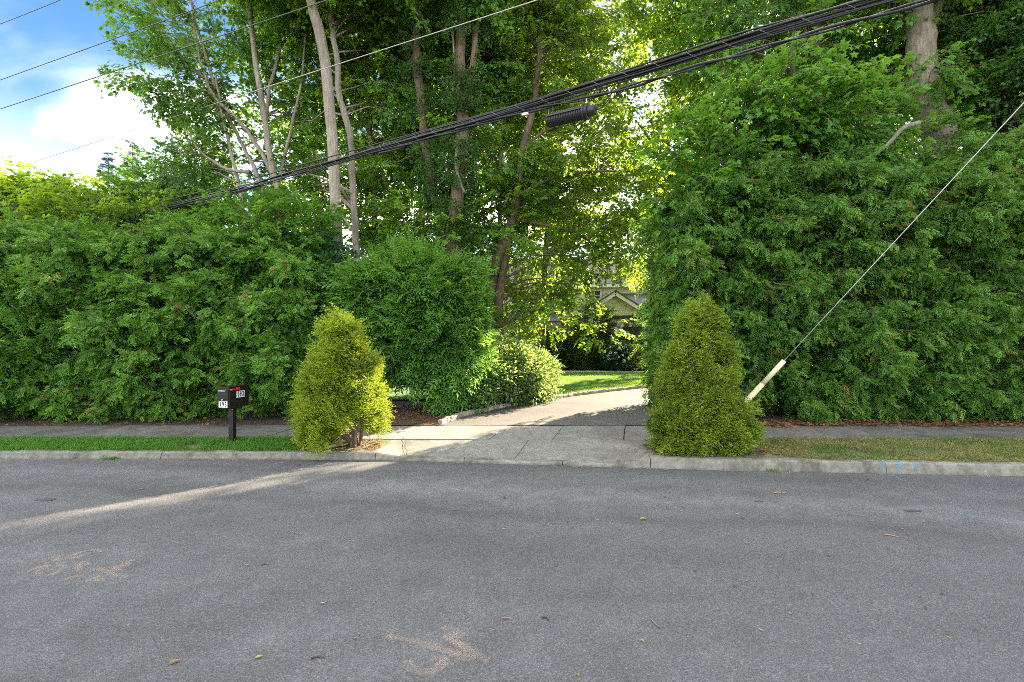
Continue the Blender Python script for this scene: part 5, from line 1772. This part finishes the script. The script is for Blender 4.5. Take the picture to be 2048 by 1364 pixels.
# ------------------------------------------------------------------ survey paint on road and kerb
def strokes(name, lines, w, mat, parent):
    for ln in lines:
        mb = MB()
        P = smooth_path([R(*p) for p in ln], 3) if len(ln) > 2 else [R(*p) for p in ln]
        flat_ribbon(mb, P, w, road_z, .004, None, True, .06)
        mb.build(name, mat, parent)
z1 = lambda L: [(x * 700 / 1973, 880 + y * 700 / 1973) for x, y in L]
z2 = lambda L: [(650 + x * 700 / 2048, 900 + y * 700 / 2048) for x, y in L]
strokes('paint_mark', [z1(l) for l in (
    [(150, 745), (215, 722), (275, 712), (250, 728), (190, 752)], [(255, 712), (215, 735), (245, 768), (310, 752), (365, 715), (320, 715)],
    [(310, 655), (328, 668), (322, 685)], [(580, 632), (520, 622), (440, 640), (395, 665), (430, 662), (470, 652)],
    [(450, 690), (440, 735), (430, 742)], [(450, 690), (500, 708)], [(510, 745), (550, 722), (620, 750), (715, 778)], [(550, 722), (590, 738)],
    [(635, 715), (665, 742), (690, 700), (720, 712), (725, 688), (765, 680)], [(360, 790), (420, 772), (480, 770)], [(480, 805), (560, 772), (540, 792), (600, 785)])], .055, M['orange'], road)
strokes('paint_mark', [z2(l) for l in (
    [(370, 1085), (400, 1095), (520, 1125), (640, 1158), (760, 1195), (880, 1228)], [(368, 1082), (400, 1110)], [(630, 1145), (665, 1165)],
    [(680, 1050), (750, 1040)], [(690, 1095), (800, 1085), (740, 1060)], [(690, 1095), (770, 1130), (850, 1180), (960, 1240)],
    [(480, 1235), (500, 1270), (570, 1305), (640, 1290), (690, 1250), (690, 1225), (620, 1222)])], .06, M['orange'], road)
z3 = lambda L: [(1300 + x * 748 / 2048, 880 + y * 748 / 2048) for x, y in L]
strokes('paint_mark', [z3(l) for l in ([(1335, 195), (1380, 220), (1440, 248)], [(1620, 352), (1650, 362)], [(1620, 395), (1720, 405), (1850, 392)], [(1640, 412), (1760, 380)], [(1680, 382), (1760, 425)], [(1640, 484), (1760, 490)])], .045, M['blueroad'], road)
def kerb_paint(x0, x1):
    mb = MB()
    n = 3
    V = []; T = []
    for i in range(n + 1):
        x = lerp(x0, x1, i / n)
        k, c = K(x), C(x); rd = .035
        for y, z in [(k - .004, .03), (k + .006, c - rd * 1.5), (k + .016, c - rd * .4), (k + .02 + rd, c + .011), (k + .11, c + .012)]:
            V.append((x + .3 * (y - k), y, z + 0.003)); T.append(1.0 if 0 < i < n else .5)
    o = len(mb.v); mb.v += V; mb.t += T
    for i in range(n):
        for q in range(4):
            mb.f.append((o + i * 5 + q, o + (i + 1) * 5 + q, o + (i + 1) * 5 + q + 1, o + i * 5 + q + 1)); mb.m.append(0)
    mb.build('paint_mark', M['bluep'], kerb)
for a_, b_ in ((4.93, 5.0), (5.12, 5.22), (5.34, 5.40)):
    kerb_paint(a_, b_)
# dark stain and joints
for (px, py, w, h, s) in [(92, 1000, .11, .05, 1), (1826, 1022, .09, .035, 2), (1518, 1003, .05, .025, 3)]:
    c = R(px, py); mb = MB(); V = [(c.x, c.y, road_z(c.x, c.y) + .004)]
    for k in range(18):
        a = 2 * math.pi * k / 18; rr = 1 + .35 * noise.noise(Vector((math.cos(a) * 1.5, math.sin(a) * 1.5, s)))
        x, y = c.x + math.cos(a) * w * rr, c.y + math.sin(a) * h * rr
        V.append((x, y, road_z(x, y) + .004))
    mb.add(V, [(0, k + 1, (k + 1) % 18 + 1) for k in range(18)]); mb.build('stain', M['crack'], road)

# ------------------------------------------------------------------ fallen leaves and twigs on the road
rl = random.Random(31)
LG = 'leaves and twigs fallen on the road'
def curled_leaf(p, L, ang, mat, name, label, wid=.4, cat='leaf'):
    mb = MB()
    d = Vector((math.cos(ang), math.sin(ang), 0)); s = Vector((-d.y, d.x, 0))
    V = []
    n = 5
    for i in range(n + 1):
        t = i / n
        w = L * wid * math.sin(math.pi * min(1, t * .92 + .06)) * .5
        c = d * L * (t - .5) + s * L * .12 * math.sin(t * 3 + ang) + UP * (.004 + .10 * L * (2 * t - 1) ** 2)
        for k in (-1, 0, 1):
            V.append(c + s * w * k + UP * (abs(k) * w * .7))
    mb.add(V, [(i * 3 + k, (i + 1) * 3 + k, (i + 1) * 3 + k + 1, i * 3 + k + 1) for i in range(n) for k in range(2)], 0, rl.random())
    o = mb.build(name, mat, None, True, (p.x, p.y, p.z + .002))
    tag(o, label, cat, LG)
def fallen_twig(p, L, ang, mat, label, r_=.006, bend=.15):
    mb = MB()
    d = Vector((math.cos(ang), math.sin(ang), 0)); s = Vector((-d.y, d.x, 0))
    P = [d * L * (t - .5) + s * L * bend * math.sin(t * 4.2) + UP * (r_ + .003) for t in (0, .2, .4, .6, .8, 1)]
    mb.tube(P, [r_ * 1.3, r_, r_, r_ * .9, r_ * .8, r_ * .4], 6, 0, True, .5, .2, rl)
    tag(mb.build('fallen_twig', mat, None, True, (p.x, p.y, p.z)), label, 'twig', LG)
fallen_twig(R(637, 1317), .075, .25, M['bark_brown'], 'reddish-brown stick on the asphalt near the bottom edge of the view', .0045)
fallen_twig(R(1310, 1248), .095, 1.9, M['deadwood'], 'straight pale stick on the open asphalt, longest piece on the road', .0045, .03)
fallen_twig(R(1092, 1240), .055, -.4, M['bark_dark'], 'short dark curved twig beside the tan curled leaf', .004, .3)
fallen_twig(R(1560, 987), .14, .05, M['drypale'], 'pale thin twig on the road a little out from the kerb', .007, .1)
fallen_twig(R(1784, 1073), .10, -.5, M['drypale'], 'pale straight twig on the darker lane of the road', .006, .08)
fallen_twig(R(530, 1130), .055, .5, M['bark_brown'], 'brown twig with a curl, well out on the road', .005, .3)
curled_leaf(R(350, 1327), .055, .9, M['drypale'], 'fallen_leaf', 'curled tan leaf nearest the bottom edge of the view', .45)
curled_leaf(R(518, 1317), .04, .8, M['fallgreen'], 'fallen_leaf', 'yellow-green leaf near the reddish-brown stick', .5)
curled_leaf(R(1012, 1240), .06, .1, M['drypale'], 'fallen_leaf', 'tan curled leaf next to the dark curved twig', .28)
curled_leaf(R(1287, 1040), .075, .4, M['fallgreen'], 'fallen_leaf', 'yellow leaf on the pale band of the road opposite the drive', .5)
for i, (px, py, t) in enumerate([(365, 1067, 'g'), (455, 1124, 'd'), (495, 1132, 'p'), (605, 1214, 'p'), (645, 1209, 'p'), (282, 979, 'p'), (406, 1012, 'p'), (1474, 1030, 'g'), (1485, 1038, 'd'),
          (1390, 1143, 'd'), (1470, 1174, 'd'), (1494, 1163, 'p'), (1436, 1221, 'p'), (1580, 1229, 'g'), (1719, 1290, 'g'), (1898, 1277, 'g'), (1806, 1059, 'p'), (1776, 1100, 'd'), (1659, 1113, 'd'),
          (1885, 1190, 'd'), (1851, 1217, 'd'), (1849, 1045, 'p'), (1156, 1352, 'p'), (1008, 1060, 'g'), (1010, 997, 'd'), (1195, 1042, 'g'), (712, 1278, 'g'), (1285, 1284, 'g'), (840, 978, 'p'), (925, 980, 'p'), (1367, 1016, 'd'),
          (1522, 1262, 'g'), (910, 1021, 'p'), (1330, 995, 'd'), (1687, 1004, 'p'), (693, 926, 'p'), (1158, 935, 'p'), (1254, 942, 'p'), (1012, 932, 'p'), (1331, 941, 'p'), (1735, 960, 'd'), (1930, 960, 'p'), (1605, 945, 'd'), (600, 931, 'd'), (583, 937, 'd'), (327, 925, 'p'), (390, 927, 'p'), (248, 924, 'g'), (440, 926, 'p')]):
    c = R(px, py)
    s = min(.06, .0055 * c.y + .010) * rl.uniform(.75, 1.15)
    col_ = {'g': 'small yellow-green leaf', 'd': 'small brown leaf', 'p': 'small pale tan leaf'}[t]
    where = 'at the kerb foot' if py < 966 else ('on the near-kerb lane' if py < 1048 else ('on the mid road' if py < 1180 else 'on the road nearest the viewer'))
    side = 'opposite the mailbox' if px < 540 else ('opposite the smaller cypress' if px < 780 else ('opposite the pale shrub' if px < 1060 else ('opposite the drive' if px < 1290 else ('opposite the taller cypress' if px < 1540 else ('opposite the guy wire' if px < 1720 else 'beyond the guy wire')))))
    lab = col_ + ' ' + where + ', ' + side
    curled_leaf(c, s, rl.uniform(0, 6.28), {'g': M['fallgreen'], 'd': M['dry'], 'p': M['drypale']}[t], 'fallen_leaf', lab, rl.uniform(.35, .7))
# weeds at the kerb foot
for (px, py, n, nm) in [(215, 921, 9, 'weed clump of fine green blades at the kerb foot on the mailbox side'), (1532, 941, 4, 'tiny green weed at the kerb foot beyond the taller cypress')]:
    c = R(px, py)
    c.y = K(c.x) - .02
    t_ = thing('weed', nm, 'weed')
    foliage('leaves', [(c.x + rl.uniform(-.08, .08), c.y + rl.uniform(-.02, .02), .005) for _ in range(n)], [(0, 0, rl.uniform(0, 6)) for _ in range(n)], [rl.uniform(.5, .9) for _ in range(n)], 'grass', t_)
